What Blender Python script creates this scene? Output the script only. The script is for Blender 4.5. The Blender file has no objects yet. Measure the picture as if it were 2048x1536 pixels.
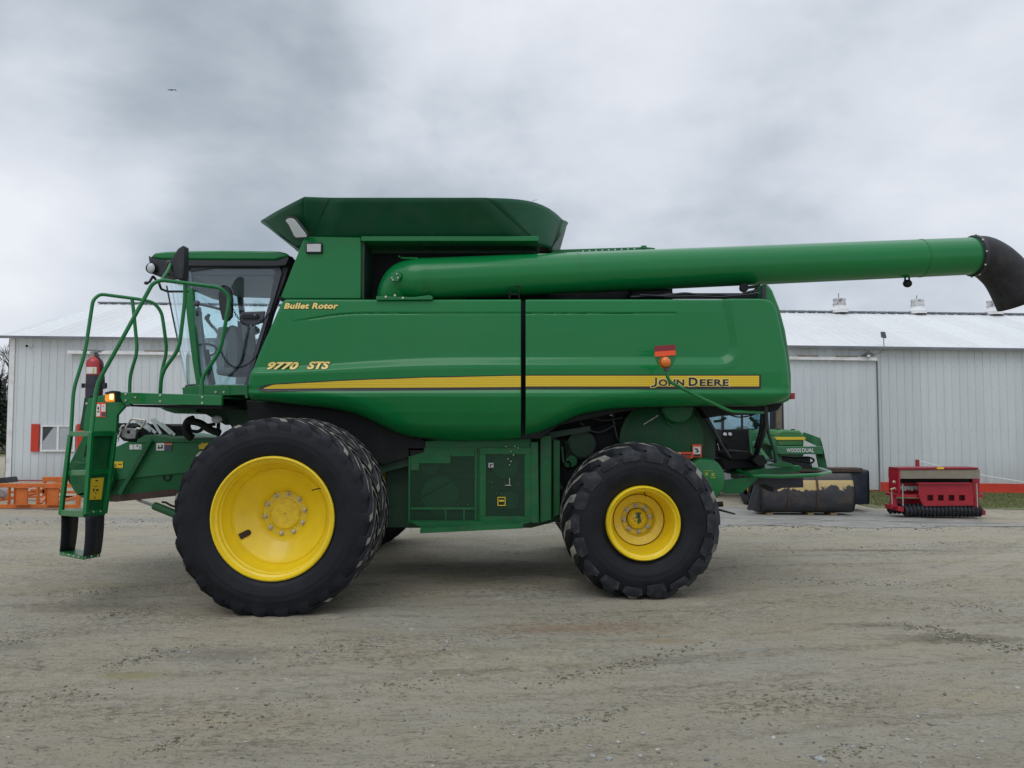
import bpy, bmesh, math, random
import numpy as np
from mathutils import Vector, Matrix
random.seed(7); rng = np.random.default_rng(7)
C = bpy.context.scene.collection
SC = bpy.context.scene
PI = math.pi

# ------------------------------------------------------------------ camera, sky, sun, exposure
F, HZ, CAMZ = 1540.0, 845.0, 1.75            # focal length and horizon row in photo pixels, eye height
TH = math.atan((HZ - 768) / F)
cam = bpy.data.objects.new('camera', bpy.data.cameras.new('camera')); C.objects.link(cam)
cam.location = (0, 0, CAMZ); cam.rotation_euler = (PI/2 + TH, 0, 0)
cam.data.sensor_width = 36; cam.data.lens = 36*F/2048; cam.data.clip_start = .05; cam.data.clip_end = 2000
SC.camera = cam
SC.view_settings.view_transform = 'Standard'; SC.view_settings.look = 'None'
SC.view_settings.exposure = 0; SC.view_settings.gamma = 1
SC.render.resolution_x = 1024; SC.render.resolution_y = 768
SUN_EL, SUN_AZ = math.radians(52), math.radians(200)
sun = bpy.data.objects.new('sun', bpy.data.lights.new('sun', 'SUN')); C.objects.link(sun)
sun.data.energy = 0.5; sun.data.angle = math.radians(35); sun.data.color = (1, .97, .93)
sd = Vector((math.sin(SUN_AZ)*math.cos(SUN_EL), math.cos(SUN_AZ)*math.cos(SUN_EL), math.sin(SUN_EL)))
sun.rotation_euler = sd.to_track_quat('Z', 'Y').to_euler()

def P(px, py, Y):
    a = (px - 1024)/F; b = (768 - py)/F
    t = Y/(math.cos(TH) - math.sin(TH)*b)
    return Vector((a*t, Y, CAMZ + t*(math.sin(TH) + math.cos(TH)*b)))
def G(px, py, gz=0.0):                        # where the line through a photo pixel meets the height gz
    a = (px - 1024)/F; b = (768 - py)/F
    dz = math.sin(TH) + math.cos(TH)*b
    t = (gz - CAMZ)/dz
    return Vector((a*t, t*(math.cos(TH) - math.sin(TH)*b), gz))

world = bpy.data.worlds.new('World'); SC.world = world; world.use_nodes = True
def N(nt, typ, **kw):
    n = nt.nodes.new(typ)
    for k, v in kw.items():
        if k == 'inp':
            for a, b in v.items(): n.inputs[a].default_value = b
        else: setattr(n, k, v)
    return n
def build_sky():
    nt = world.node_tree; nt.nodes.clear(); L = nt.links.new
    out = N(nt, 'ShaderNodeOutputWorld'); bg = N(nt, 'ShaderNodeBackground'); L(bg.outputs[0], out.inputs[0])
    sky = N(nt, 'ShaderNodeTexSky', sky_type='NISHITA', sun_disc=False, sun_elevation=SUN_EL, sun_rotation=SUN_AZ)
    bgs = N(nt, 'ShaderNodeBackground', inp={'Strength': .08}); L(sky.outputs[0], bgs.inputs[0])
    tc = N(nt, 'ShaderNodeTexCoord')
    # clouds: noise on the dome direction, flattened towards the horizon
    sep = N(nt, 'ShaderNodeSeparateXYZ'); L(tc.outputs['Generated'], sep.inputs[0])
    mz = N(nt, 'ShaderNodeMath', operation='ADD', inp={1: .22}); L(sep.outputs[2], mz.inputs[0])
    mz2 = N(nt, 'ShaderNodeMath', operation='MAXIMUM', inp={1: .12}); L(mz.outputs[0], mz2.inputs[0])
    dx = N(nt, 'ShaderNodeMath', operation='DIVIDE'); L(sep.outputs[0], dx.inputs[0]); L(mz2.outputs[0], dx.inputs[1])
    dy = N(nt, 'ShaderNodeMath', operation='DIVIDE'); L(sep.outputs[1], dy.inputs[0]); L(mz2.outputs[0], dy.inputs[1])
    cb = N(nt, 'ShaderNodeCombineXYZ'); L(dx.outputs[0], cb.inputs[0]); L(dy.outputs[0], cb.inputs[1])
    mp = N(nt, 'ShaderNodeMapping', inp={'Location': (3.1, 1.7, 0), 'Scale': (1.15, .75, 1)}); L(cb.outputs[0], mp.inputs[0])
    mq = N(nt, 'ShaderNodeMapping', inp={'Location': (.35, .1, .2), 'Scale': (1, 1, 1.7)}); L(tc.outputs['Generated'], mq.inputs[0])
    n1 = N(nt, 'ShaderNodeTexNoise', inp={'Scale': 2.3, 'Detail': 6, 'Roughness': .52, 'Distortion': .15}); L(mq.outputs[0], n1.inputs['Vector'])
    n2 = N(nt, 'ShaderNodeTexNoise', inp={'Scale': 6.5, 'Detail': 6, 'Roughness': .55, 'Distortion': .2}); L(mq.outputs[0], n2.inputs['Vector'])
    acc = N(nt, 'ShaderNodeMath', operation='MULTIPLY_ADD', inp={1: .16, 2: 0}); L(n2.outputs[0], acc.inputs[0])
    a2 = N(nt, 'ShaderNodeMath', operation='MULTIPLY_ADD', inp={1: .84}); L(n1.outputs[0], a2.inputs[0]); L(acc.outputs[0], a2.inputs[2])
    cur = a2.outputs[0]
    # broad banks of thicker (dark) and thinner (bright) cloud, each in its own direction of the dome
    def bank(px, py, w, amt):
        nonlocal cur
        d = (P(px, py, 10) - Vector((0, 0, CAMZ))).normalized()
        dn = N(nt, 'ShaderNodeVectorMath', operation='DISTANCE', inp={1: tuple(d)})
        wv = N(nt, 'ShaderNodeVectorMath', operation='MULTIPLY_ADD', inp={1: (.25, .25, .25)})
        L(nz.outputs[1], wv.inputs[0]); L(tc.outputs['Generated'], wv.inputs[2])
        sb = N(nt, 'ShaderNodeVectorMath', operation='SUBTRACT', inp={1: (.125, .125, .125)}); L(wv.outputs[0], sb.inputs[0])
        L(sb.outputs[0], dn.inputs[0])
        mr = N(nt, 'ShaderNodeMapRange', interpolation_type='SMOOTHERSTEP', inp={1: 0.0, 2: w, 3: amt, 4: 0.0}); L(dn.outputs['Value'], mr.inputs[0])
        ad = N(nt, 'ShaderNodeMath', operation='ADD'); L(cur, ad.inputs[0]); L(mr.outputs[0], ad.inputs[1]); cur = ad.outputs[0]
    nz = N(nt, 'ShaderNodeTexNoise', inp={'Scale': 3.0, 'Detail': 3}); L(tc.outputs['Generated'], nz.inputs['Vector'])
    for b in BANKS: bank(*b)
    cr = N(nt, 'ShaderNodeValToRGB'); e = cr.color_ramp.elements
    e[0].position = .28; e[0].color = (.34, .40, .465, 1); e[1].position = .70; e[1].color = (.90, .925, .98, 1)
    m = e.new(.41); m.color = (.52, .58, .65, 1); m = e.new(.52); m.color = (.71, .755, .83, 1)
    L(cur, cr.inputs[0])
    bgc = N(nt, 'ShaderNodeBackground', inp={'Strength': 1.0}); L(cr.outputs[0], bgc.inputs[0])
    zen = N(nt, 'ShaderNodeMapRange', interpolation_type='SMOOTHSTEP', inp={1: .45, 2: .95, 3: 1.0, 4: 1.9}); L(sep.outputs[2], zen.inputs[0]); L(zen.outputs[0], bgc.inputs['Strength'])   # an overcast sky is brightest overhead
    mx = N(nt, 'ShaderNodeMixShader', inp={0: .92}); L(bgs.outputs[0], mx.inputs[1]); L(bgc.outputs[0], mx.inputs[2])
    L(mx.outputs[0], out.inputs[0]); nt.nodes.remove(bg)
BANKS = [(260, 80, .50, -.085), (480, 250, .38, -.115), (300, 320, .20, -.05), (760, 330, .24, -.07), (1080, 330, .18, -.05), (1120, 130, .16, -.04), (1700, 330, .24, -.05), (60, 420, .26, .16), (150, 430, .2, .08), (880, 160, .2, .05),
         (1330, 60, .36, .10), (1950, 90, .30, .08), (1300, 330, .22, .05), (900, 60, .2, .04), (1900, 230, .2, .03)]
build_sky()

# ------------------------------------------------------------------ materials
def mat(name, col, rough=.5, metal=0.0, coat=0.0, var=.0, vscale=3.0, bump=0.0, bscale=60.0, dust=None, alpha=None, emit=None, spec=.5, stretch=None):
    m = bpy.data.materials.new(name); m.use_nodes = True; nt = m.node_tree; L = nt.links.new
    b = nt.nodes['Principled BSDF']
    b.inputs['Base Color'].default_value = (*col, 1); b.inputs['Roughness'].default_value = rough
    b.inputs['Metallic'].default_value = metal; b.inputs['Coat Weight'].default_value = coat; b.inputs['Coat Roughness'].default_value = .08
    b.inputs['Specular IOR Level'].default_value = spec
    g = N(nt, 'ShaderNodeNewGeometry'); vec = g.outputs['Position']
    if stretch:
        mp = N(nt, 'ShaderNodeMapping', inp={'Scale': stretch}); L(vec, mp.inputs[0]); vec = mp.outputs[0]
    cur = None
    if var:
        n = N(nt, 'ShaderNodeTexNoise', inp={'Scale': vscale, 'Detail': 6, 'Roughness': .6}); L(vec, n.inputs['Vector'])
        mr = N(nt, 'ShaderNodeMapRange', inp={1: .3, 2: .7, 3: 1 - var, 4: 1 + var}); L(n.outputs[0], mr.inputs[0])
        mu = N(nt, 'ShaderNodeVectorMath', operation='SCALE', inp={0: col}); L(mr.outputs[0], mu.inputs['Scale'])
        cur = mu.outputs[0]
        r2 = N(nt, 'ShaderNodeMapRange', inp={1: .3, 2: .7, 3: max(rough - .1*min(1, var*4), .03), 4: min(rough + .12*min(1, var*4), 1)}); L(n.outputs[0], r2.inputs[0]); L(r2.outputs[0], b.inputs['Roughness'])
    if dust:
        dc, amt, ds = dust
        n = N(nt, 'ShaderNodeTexNoise', inp={'Scale': ds, 'Detail': 8, 'Roughness': .65}); L(vec, n.inputs['Vector'])
        mr = N(nt, 'ShaderNodeMapRange', inp={1: .48, 2: .72, 3: 0, 4: amt}); L(n.outputs[0], mr.inputs[0])
        mx = N(nt, 'ShaderNodeMix', data_type='RGBA'); mx.inputs[6].default_value = (*col, 1); mx.inputs[7].default_value = (*dc, 1)
        if cur: L(cur, mx.inputs[6])
        L(mr.outputs[0], mx.inputs[0]); cur = mx.outputs[2]
    if cur: L(cur, b.inputs['Base Color'])
    if bump:
        n = N(nt, 'ShaderNodeTexNoise', inp={'Scale': bscale, 'Detail': 5}); L(vec, n.inputs['Vector'])
        bp = N(nt, 'ShaderNodeBump', inp={'Strength': 1.0, 'Distance': bump}); L(n.outputs[0], bp.inputs['Height']); L(bp.outputs[0], b.inputs['Normal'])
    if emit: b.inputs['Emission Color'].default_value = (*emit[:3], 1); b.inputs['Emission Strength'].default_value = emit[3]
    return m
GRN = (.004, .165, .041)
M = dict(
 green=mat('green_paint', GRN, .32, coat=.45, spec=.25, var=.10, vscale=1.3, dust=((.10, .13, .09), .12, 5)),
 green_panel=mat('green_panel_paint', (.003, .178, .043), .30, coat=.42, var=.05, vscale=.8, bump=.0012, bscale=2.5, spec=.22, dust=((.06, .15, .07), .10, 1.2)),
 green_dull=mat('green_dull_paint', (.006, .115, .034), .5, spec=.35, var=.22, vscale=5, dust=((.09, .09, .07), .45, 9)),
 green_dark=mat('green_shaded_copy', (.008, .05, .022), .6, var=.3, vscale=4, dust=((.05, .05, .04), .5, 8)),  # darker copy of the green, with the shade of recesses in its colour
 green_tank=mat('shaded_green_flare', (.005, .080, .034), .5, spec=.35, var=.15, vscale=2.5, dust=((.06, .10, .075), .3, 4)),  # darkened green: shade of the downward-facing flare is put into the colour
 green_far=mat('green_faded_paint', (.022, .14, .055), .5, var=.15, vscale=4, dust=((.12, .14, .09), .25, 6)),
 yellow=mat('yellow_wheel_paint', (.84, .60, .012), .38, coat=.3, var=.05, vscale=5, dust=((.50, .36, .05), .22, 4)),
 yellow_dec=mat('yellow_decal', (.80, .56, .03), .4),
 cream=mat('cream_letter', (.86, .66, .20), .45),
 rubber=mat('tyre_rubber', (.006, .0075, .012), .5, var=.35, vscale=6, bump=.0012, bscale=40, dust=((.024, .025, .028), .30, 5), spec=.30),
 mud=mat('dried_mud', (.25, .235, .20), .9, var=.3, vscale=14, bump=.002, bscale=90, dust=((.04, .04, .042), .9, 5)),
 black=mat('black_plastic', (.018, .020, .026), .45, var=.2, vscale=9, dust=((.05, .05, .055), .3, 12)),
 blackm=mat('black_machinery', (.006, .008, .009), .65, spec=.3, var=.3, vscale=7, dust=((.03, .03, .025), .5, 7)),
 worn=mat('worn_lug_rubber', (.014, .016, .022), .6, var=.3, vscale=9, bump=.002, bscale=50, dust=((.085, .085, .08), .5, 9), spec=.35),
 strap=mat('rubber_strap', (.014, .015, .022), .6, var=.2, vscale=8),
 dgrey=mat('dark_grey_trim', (.075, .08, .10), .5, var=.12, vscale=5),
 grey=mat('grey_upholstery', (.16, .16, .165), .75, var=.12, vscale=8),
 lgrey=mat('light_grey_plastic', (.42, .42, .43), .6, var=.08, vscale=5),
 white=mat('white_sticker', (.75, .75, .74), .5, var=.06, vscale=30),
 steel=mat('bolt_steel', (.52, .50, .44), .38, metal=.7, var=.2, vscale=40),
 zinc=mat('dull_metal', (.30, .31, .31), .5, metal=.5, var=.3, vscale=25, dust=((.10, .08, .05), .5, 18)),
 alu=mat('pale_metal', (.45, .52, .50), .45, metal=.3, var=.2, vscale=20),
 red=mat('red_paint', (.36, .011, .026), .4, var=.12, vscale=5),
 redx=mat('extinguisher_red', (.42, .02, .025), .35, coat=.3, var=.1, vscale=9),
 orange=mat('orange_paint', (.62, .15, .02), .5, var=.15, vscale=5, dust=((.30, .12, .05), .4, 8)),
 amber=mat('amber_lens', (.75, .17, .01), .2, coat=.5),
 amber_lit=mat('amber_lens_lit', (.8, .2, .01), .3, emit=(1, .30, .02, .55)),
 bulb=mat('lit_bulb', (1, .8, .3), .3, emit=(1, .72, .22, 2.6)),
 reflr=mat('dark_red_reflector', (.22, .012, .02), .35), reflo=mat('orange_reflector', (.85, .09, .02), .45),
 lens=mat('lamp_lens', (.55, .56, .58), .12, coat=.5, var=.12, vscale=60, bump=.001, bscale=160),
 rust=mat('rusty_steel', (.07, .045, .035), .8, var=.4, vscale=10),
)
def glass_mat(name, tint=(.62, .80, .84), refl=.14, rough=.03):
    m = bpy.data.materials.new(name); m.use_nodes = True; nt = m.node_tree; L = nt.links.new; nt.nodes.remove(nt.nodes['Principled BSDF'])
    t = N(nt, 'ShaderNodeBsdfTransparent', inp={0: (*tint, 1)}); g = N(nt, 'ShaderNodeBsdfGlossy', inp={0: (.9, .95, 1, 1), 'Roughness': rough})
    lw = N(nt, 'ShaderNodeLayerWeight', inp={0: .35}); ad = N(nt, 'ShaderNodeMath', operation='MULTIPLY_ADD', inp={1: .5, 2: refl}); L(lw.outputs['Fresnel'], ad.inputs[0])
    mx = N(nt, 'ShaderNodeMixShader'); L(ad.outputs[0], mx.inputs[0]); L(t.outputs[0], mx.inputs[1]); L(g.outputs[0], mx.inputs[2])
    L(mx.outputs[0], nt.nodes['Material Output'].inputs[0]); return m
M['glass'] = glass_mat('cab_glass', (.93, .985, .995), .03); M['wind'] = glass_mat('windscreen_glass', (.66, .88, .92), .10, .03)
M['glass2'] = glass_mat('far_glass', (.70, .86, .90), .12)
def screen_mat():
    m = bpy.data.materials.new('perforated_sheet'); m.use_nodes = True; nt = m.node_tree; L = nt.links.new; b = nt.nodes['Principled BSDF']
    b.inputs['Base Color'].default_value = (.005, .055, .020, 1); b.inputs['Roughness'].default_value = .45
    g = N(nt, 'ShaderNodeNewGeometry'); sp = N(nt, 'ShaderNodeSeparateXYZ'); L(g.outputs['Position'], sp.inputs[0])
    def frac(src, s, off=None):
        a = N(nt, 'ShaderNodeMath', operation='MULTIPLY', inp={1: s}); L(src, a.inputs[0]); o = a.outputs[0]
        if off is not None: q = N(nt, 'ShaderNodeMath', operation='ADD'); L(o, q.inputs[0]); L(off, q.inputs[1]); o = q.outputs[0]
        f = N(nt, 'ShaderNodeMath', operation='FRACT'); L(o, f.inputs[0]); h = N(nt, 'ShaderNodeMath', operation='SUBTRACT', inp={1: .5}); L(f.outputs[0], h.inputs[0]); return a.outputs[0], h.outputs[0]
    rz, fz = frac(sp.outputs[2], 80)
    fl = N(nt, 'ShaderNodeMath', operation='FLOOR'); L(rz, fl.inputs[0]); hf = N(nt, 'ShaderNodeMath', operation='MULTIPLY', inp={1: .5}); L(fl.outputs[0], hf.inputs[0])
    _, fx = frac(sp.outputs[0], 70, hf.outputs[0])
    p1 = N(nt, 'ShaderNodeMath', operation='MULTIPLY'); L(fx, p1.inputs[0]); L(fx, p1.inputs[1])
    p2 = N(nt, 'ShaderNodeMath', operation='MULTIPLY_ADD'); L(fz, p2.inputs[0]); L(fz, p2.inputs[1]); L(p1.outputs[0], p2.inputs[2])
    lt = N(nt, 'ShaderNodeMath', operation='GREATER_THAN', inp={1: .12}); L(p2.outputs[0], lt.inputs[0]); L(lt.outputs[0], b.inputs['Alpha'])
    return m
def grime(m):
    nt = m.node_tree; L = nt.links.new; b = nt.nodes['Principled BSDF']; old = b.inputs['Base Color'].links[0].from_socket
    tc = N(nt, 'ShaderNodeTexCoord'); mp = N(nt, 'ShaderNodeMapping', inp={'Scale': (1, 0, 1)}); L(tc.outputs['Object'], mp.inputs[0]); ln = N(nt, 'ShaderNodeVectorMath', operation='LENGTH'); L(mp.outputs[0], ln.inputs[0])
    n = N(nt, 'ShaderNodeTexNoise', inp={'Scale': 18, 'Detail': 7, 'Roughness': .7}); L(tc.outputs['Object'], n.inputs['Vector'])
    r = N(nt, 'ShaderNodeMapRange', inp={1: .27, 2: .17, 3: 0, 4: 1}); L(ln.outputs['Value'], r.inputs[0]); k = N(nt, 'ShaderNodeMapRange', inp={1: .42, 2: .68, 3: 0, 4: .38}); L(n.outputs[0], k.inputs[0])
    a = N(nt, 'ShaderNodeMath', operation='MULTIPLY'); L(r.outputs[0], a.inputs[0]); L(k.outputs[0], a.inputs[1])
    mx = N(nt, 'ShaderNodeMix', data_type='RGBA'); L(a.outputs[0], mx.inputs[0]); L(old, mx.inputs[6]); mx.inputs[7].default_value = (.26, .19, .05, 1); L(mx.outputs[2], b.inputs['Base Color'])
grime(M['yellow'])
M['screen'] = screen_mat()
def stripe_mat():
    m = mat('ribbed_yellow_decal', (.80, .56, .03), .4); nt = m.node_tree; L = nt.links.new
    g = N(nt, 'ShaderNodeNewGeometry'); sp = N(nt, 'ShaderNodeSeparateXYZ'); L(g.outputs['Position'], sp.inputs[0])
    a = N(nt, 'ShaderNodeMath', operation='MULTIPLY', inp={1: 2*PI/.0175}); L(sp.outputs[2], a.inputs[0]); s = N(nt, 'ShaderNodeMath', operation='SINE'); L(a.outputs[0], s.inputs[0])
    mr = N(nt, 'ShaderNodeMapRange', inp={1: .3, 2: .9}); L(s.outputs[0], mr.inputs[0])
    mx = N(nt, 'ShaderNodeMix', data_type='RGBA'); mx.inputs[6].default_value = (.82, .58, .03, 1); mx.inputs[7].default_value = (.50, .33, .015, 1)
    L(mr.outputs[0], mx.inputs[0]); L(mx.outputs[2], nt.nodes['Principled BSDF'].inputs['Base Color']); return m
M['stripe'] = stripe_mat()
def siding_mat(name, base, dirt, amt):
    m = mat(name, base, .5, spec=.4); nt = m.node_tree; L = nt.links.new; b = nt.nodes['Principled BSDF']
    g = N(nt, 'ShaderNodeNewGeometry'); mp = N(nt, 'ShaderNodeMapping', inp={'Scale': (3, 3, .35)}); L(g.outputs['Position'], mp.inputs[0])
    n = N(nt, 'ShaderNodeTexNoise', inp={'Scale': 1.2, 'Detail': 7, 'Roughness': .65}); L(mp.outputs[0], n.inputs['Vector'])
    n2 = N(nt, 'ShaderNodeTexNoise', inp={'Scale': .25, 'Detail': 3}); L(g.outputs['Position'], n2.inputs['Vector'])
    ml = N(nt, 'ShaderNodeMath', operation='MULTIPLY'); L(n.outputs[0], ml.inputs[0]); L(n2.outputs[0], ml.inputs[1])
    mr = N(nt, 'ShaderNodeMapRange', inp={1: .15, 2: .45, 3: 0, 4: amt}); L(ml.outputs[0], mr.inputs[0])
    mx = N(nt, 'ShaderNodeMix', data_type='RGBA'); mx.inputs[6].default_value = (*base, 1); mx.inputs[7].default_value = (*dirt, 1)
    L(mr.outputs[0], mx.inputs[0]); cur = mx.outputs[2]
    # rows of screws along the purlins, and earth splashed on the foot of the wall
    sp = N(nt, 'ShaderNodeSeparateXYZ'); L(g.outputs['Position'], sp.inputs[0])
    def cell(src, k, lo, hi):
        a = N(nt, 'ShaderNodeMath', operation='MULTIPLY', inp={1: k}); L(src, a.inputs[0]); f = N(nt, 'ShaderNodeMath', operation='FRACT'); L(a.outputs[0], f.inputs[0])
        c = N(nt, 'ShaderNodeMath', operation='COMPARE', inp={1: (lo+hi)/2, 2: (hi-lo)/2}); L(f.outputs[0], c.inputs[0]); return c.outputs[0]
    q = N(nt, 'ShaderNodeMath', operation='MULTIPLY'); L(cell(sp.outputs[0], 1/.23, .15, .30), q.inputs[0]); L(cell(sp.outputs[2], 1/.62, .4, .445), q.inputs[1])
    q2 = N(nt, 'ShaderNodeMath', operation='MULTIPLY', inp={1: .3}); L(q.outputs[0], q2.inputs[0])
    m2 = N(nt, 'ShaderNodeMix', data_type='RGBA'); L(q2.outputs[0], m2.inputs[0]); L(cur, m2.inputs[6]); m2.inputs[7].default_value = (.2, .2, .2, 1)
    z = N(nt, 'ShaderNodeMapRange', inp={1: .75, 2: -.3, 3: 0, 4: .9}); L(sp.outputs[2], z.inputs[0]); zz = N(nt, 'ShaderNodeMath', operation='MULTIPLY'); L(z.outputs[0], zz.inputs[0]); L(n.outputs[0], zz.inputs[1])
    m3 = N(nt, 'ShaderNodeMix', data_type='RGBA'); L(zz.outputs[0], m3.inputs[0]); L(m2.outputs[2], m3.inputs[6]); m3.inputs[7].default_value = (.30, .27, .21, 1)
    # single sheets differ a little
    a_ = N(nt, 'ShaderNodeMath', operation='MULTIPLY', inp={1: 1/.92}); L(sp.outputs[0], a_.inputs[0]); fl_ = N(nt, 'ShaderNodeMath', operation='FLOOR'); L(a_.outputs[0], fl_.inputs[0])
    wn = N(nt, 'ShaderNodeTexWhiteNoise', noise_dimensions='1D'); L(fl_.outputs[0], wn.inputs['W']); wr = N(nt, 'ShaderNodeMapRange', inp={3: .93, 4: 1.03}); L(wn.outputs[0], wr.inputs[0])
    vs = N(nt, 'ShaderNodeVectorMath', operation='SCALE'); L(m3.outputs[2], vs.inputs[0]); L(wr.outputs[0], vs.inputs['Scale'])
    L(vs.outputs[0], b.inputs['Base Color']); return m
M['siding'] = siding_mat('white_metal_siding', (.65, .69, .71), (.49, .51, .52), .6)
M['roofm'] = siding_mat('pale_metal_roof', (.72, .73, .73), (.58, .59, .58), .6)
M['trim'] = mat('pale_trim', (.78, .78, .78), .5, dust=((.45, .42, .36), .5, 4))
M['seam'] = mat('grey_edge_trim', (.16, .17, .19), .6, var=.2)
M['redboard'] = mat('orange_red_board', (.58, .042, .018), .6, var=.12, vscale=3)
M['dredboard'] = mat('dark_red_board', (.30, .02, .02), .6, var=.12, vscale=3)

# ------------------------------------------------------------------ mesh helpers
def fillet(pts, r, n=5):
    pts = [Vector(p) for p in pts]; out = [pts[0]]
    for i in range(1, len(pts) - 1):
        a, b, c = pts[i-1], pts[i], pts[i+1]
        d1 = (a - b); d2 = (c - b); rr = min(r, d1.length*.45, d2.length*.45)
        p, q = b + d1.normalized()*rr, b + d2.normalized()*rr
        for k in range(n + 1):
            t = k/n; out.append(p*(1-t)**2 + b*2*t*(1-t) + q*t*t)
    out.append(pts[-1]); return out
class MB:
    def __init__(s): s.v = []; s.f = []; s.m = []; s.mi = 0; s.pc = []
    def add(s, vs, fs):
        o = len(s.v); s.pc.append((o, len(s.f))); s.v += [tuple(v) for v in vs]; s.f += [tuple(i + o for i in f) for f in fs]; s.m += [s.mi]*len(fs); return s
    def box(s, x0, x1, y0, y1, z0, z1):
        vs = [(x, y, z) for z in (z0, z1) for y in (y0, y1) for x in (x0, x1)]
        return s.add(vs, [(0,2,3,1), (4,5,7,6), (0,1,5,4), (2,6,7,3), (0,4,6,2), (1,3,7,5)])
    def pbox(s, px0, py0, px1, py1, Y, d):        # box whose front face is seen over a pixel rectangle of the photo, at its true distance Y, depth d
        a, b = P(px0, py1, Y), P(px1, py0, Y); return s.box(a.x, b.x, Y, Y + d, a.z, b.z)
    def bar(s, a, b, w, h=None, up=(0, 0, 1)):    # rectangular bar from a to b
        h = h or w; a, b = Vector(a), Vector(b); d = (b - a).normalized(); u = Vector(up)
        if abs(d.dot(u)) > .95: u = Vector((1, 0, 0))
        x = d.cross(u).normalized()*w/2; y = d.cross(x).normalized()*h/2
        vs = [p + i + j for p in (a, b) for i, j in ((-x, -y), (x, -y), (x, y), (-x, y))]
        return s.add(vs, [(3,2,1,0), (4,5,6,7), (0,1,5,4), (1,2,6,5), (2,3,7,6), (3,0,4,7)])
    def poly(s, pts, off):                         # flat outline given thickness by the vector off
        n = len(pts); off = Vector(off); pts = [Vector(p) for p in pts]
        s.add(pts + [p + off for p in pts], [tuple(range(n)), tuple(reversed(range(n, 2*n)))] + [((i+1) % n, i, i+n, (i+1) % n + n) for i in range(n)]); return s
    def pp(s, pix, Y, d):                          # outline read off the photo, standing at distance Y, thickness d
        pts = [P(a, b, Y) for a, b in pix]
        area = sum(pts[i].x*pts[(i+1) % len(pts)].z - pts[(i+1) % len(pts)].x*pts[i].z for i in range(len(pts)))
        if area < 0: pts.reverse()
        return s.poly(pts, (0, d, 0))
    def tube(s, pts, r, seg=10, cap=True, rs=None):
        pts = [Vector(p) for p in pts]; n = len(pts); vs = []
        prev = None
        for i, p in enumerate(pts):
            d = (pts[min(i+1, n-1)] - pts[max(i-1, 0)]).normalized()
            if prev is None:
                u = Vector((0, 0, 1)) if abs(d.z) < .9 else Vector((0, 1, 0)); x = d.cross(u).normalized()
            else: x = (prev - d*prev.dot(d)).normalized()
            prev = x; y = d.cross(x); rr = rs[i] if rs else r
            vs += [p + x*math.cos(2*PI*k/seg)*rr + y*math.sin(2*PI*k/seg)*rr for k in range(seg)]
        fs = [(i*seg + k, i*seg + (k+1) % seg, (i+1)*seg + (k+1) % seg, (i+1)*seg + k) for i in range(n-1) for k in range(seg)]
        if cap: fs += [tuple(reversed(range(seg))), tuple(range((n-1)*seg, n*seg))]
        return s.add(vs, fs)
    def ptube(s, pix, Y, r, fil=.08, seg=10):      # pix: (px, py) or (px, py, Y)
        pts = [P(q[0], q[1], q[2] if len(q) > 2 else Y) for q in pix]
        return s.tube(fillet(pts, fil) if fil else pts, r, seg)
    def cyl(s, a, b, r, seg=16, r2=None): return s.tube([a, b], r, seg, rs=[r, r if r2 is None else r2])
    def lathe(s, prof, c=(0, 0, 0), seg=64, axis='Y'):  # prof: (radius, along axis)
        vs = []; c = Vector(c)
        for r, h in prof:
            for k in range(seg):
                a = 2*PI*k/seg
                if axis == 'Y': vs.append(c + Vector((r*math.cos(a), h, r*math.sin(a))))
                elif axis == 'X': vs.append(c + Vector((h, r*math.cos(a), r*math.sin(a))))
                else: vs.append(c + Vector((r*math.cos(a), r*math.sin(a), h)))
        return s.add(vs, [(i*seg+k, i*seg+(k+1) % seg, (i+1)*seg+(k+1) % seg, (i+1)*seg+k) for i in range(len(prof)-1) for k in range(seg)])
    def ball(s, c, r, sx=1, sy=1, sz=1, n=10):
        vs = []; c = Vector(c)
        for i in range(n+1):
            t = PI*i/n
            for k in range(n*2):
                a = PI*k/n; vs.append(c + Vector((r*sx*math.sin(t)*math.cos(a), r*sy*math.sin(t)*math.sin(a), r*sz*math.cos(t))))
        m = n*2
        return s.add(vs, [(i*m+k, (i+1)*m+k, (i+1)*m+(k+1) % m, i*m+(k+1) % m) for i in range(n) for k in range(m)])
    def grid(s, fn, nu, nv):
        vs = [fn(i/nu, j/nv) for j in range(nv+1) for i in range(nu+1)]
        return s.add(vs, [(j*(nu+1)+i, j*(nu+1)+i+1, (j+1)*(nu+1)+i+1, (j+1)*(nu+1)+i) for j in range(nv) for i in range(nu)])
W = {}
def wloc(o): return W.get(o.name, Vector((0, 0, 0))) if o else Vector((0, 0, 0))
def empty(name, loc, label, cat, group=None):
    o = bpy.data.objects.new(name, None); C.objects.link(o); o.location = loc; W[o.name] = Vector(loc)
    o['label'] = label; o['category'] = cat
    if group: o['group'] = group
    return o
def tag(o, label=None, cat=None, group=None, kind=None):
    for k, v in (('label', label), ('category', cat), ('group', group), ('kind', kind)):
        if v: o[k] = v
    return o
SPLIT = {'bolt', 'leaf_litter', 'door_edge', 'mirror_cable', 'under_frame', 'roller_bracket', 'flange_bolt', 'clamp_bolt', 'auger_band', 'axle', 'rear_strut', 'grease_fitting', 'pulley', 'idler_pulley', 'tension_arm', 'ladder_rail', 'rail_hole', 'hydraulic_hose', 'windscreen_seal',
  'wiper', 'handle_post', 'clamp_strip', 'spreader_disc', 'rubber_flap', 'elevator', 'interior_trim', 'guard_tube', 'coupler_lever', 'bay_side', 'hose', 'loader_arm', 'front_lamp', 'leg', 'tine', 'plate', 'cultipacker_post', 'brace', 'foot', 'rib', 'rod'}
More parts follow.
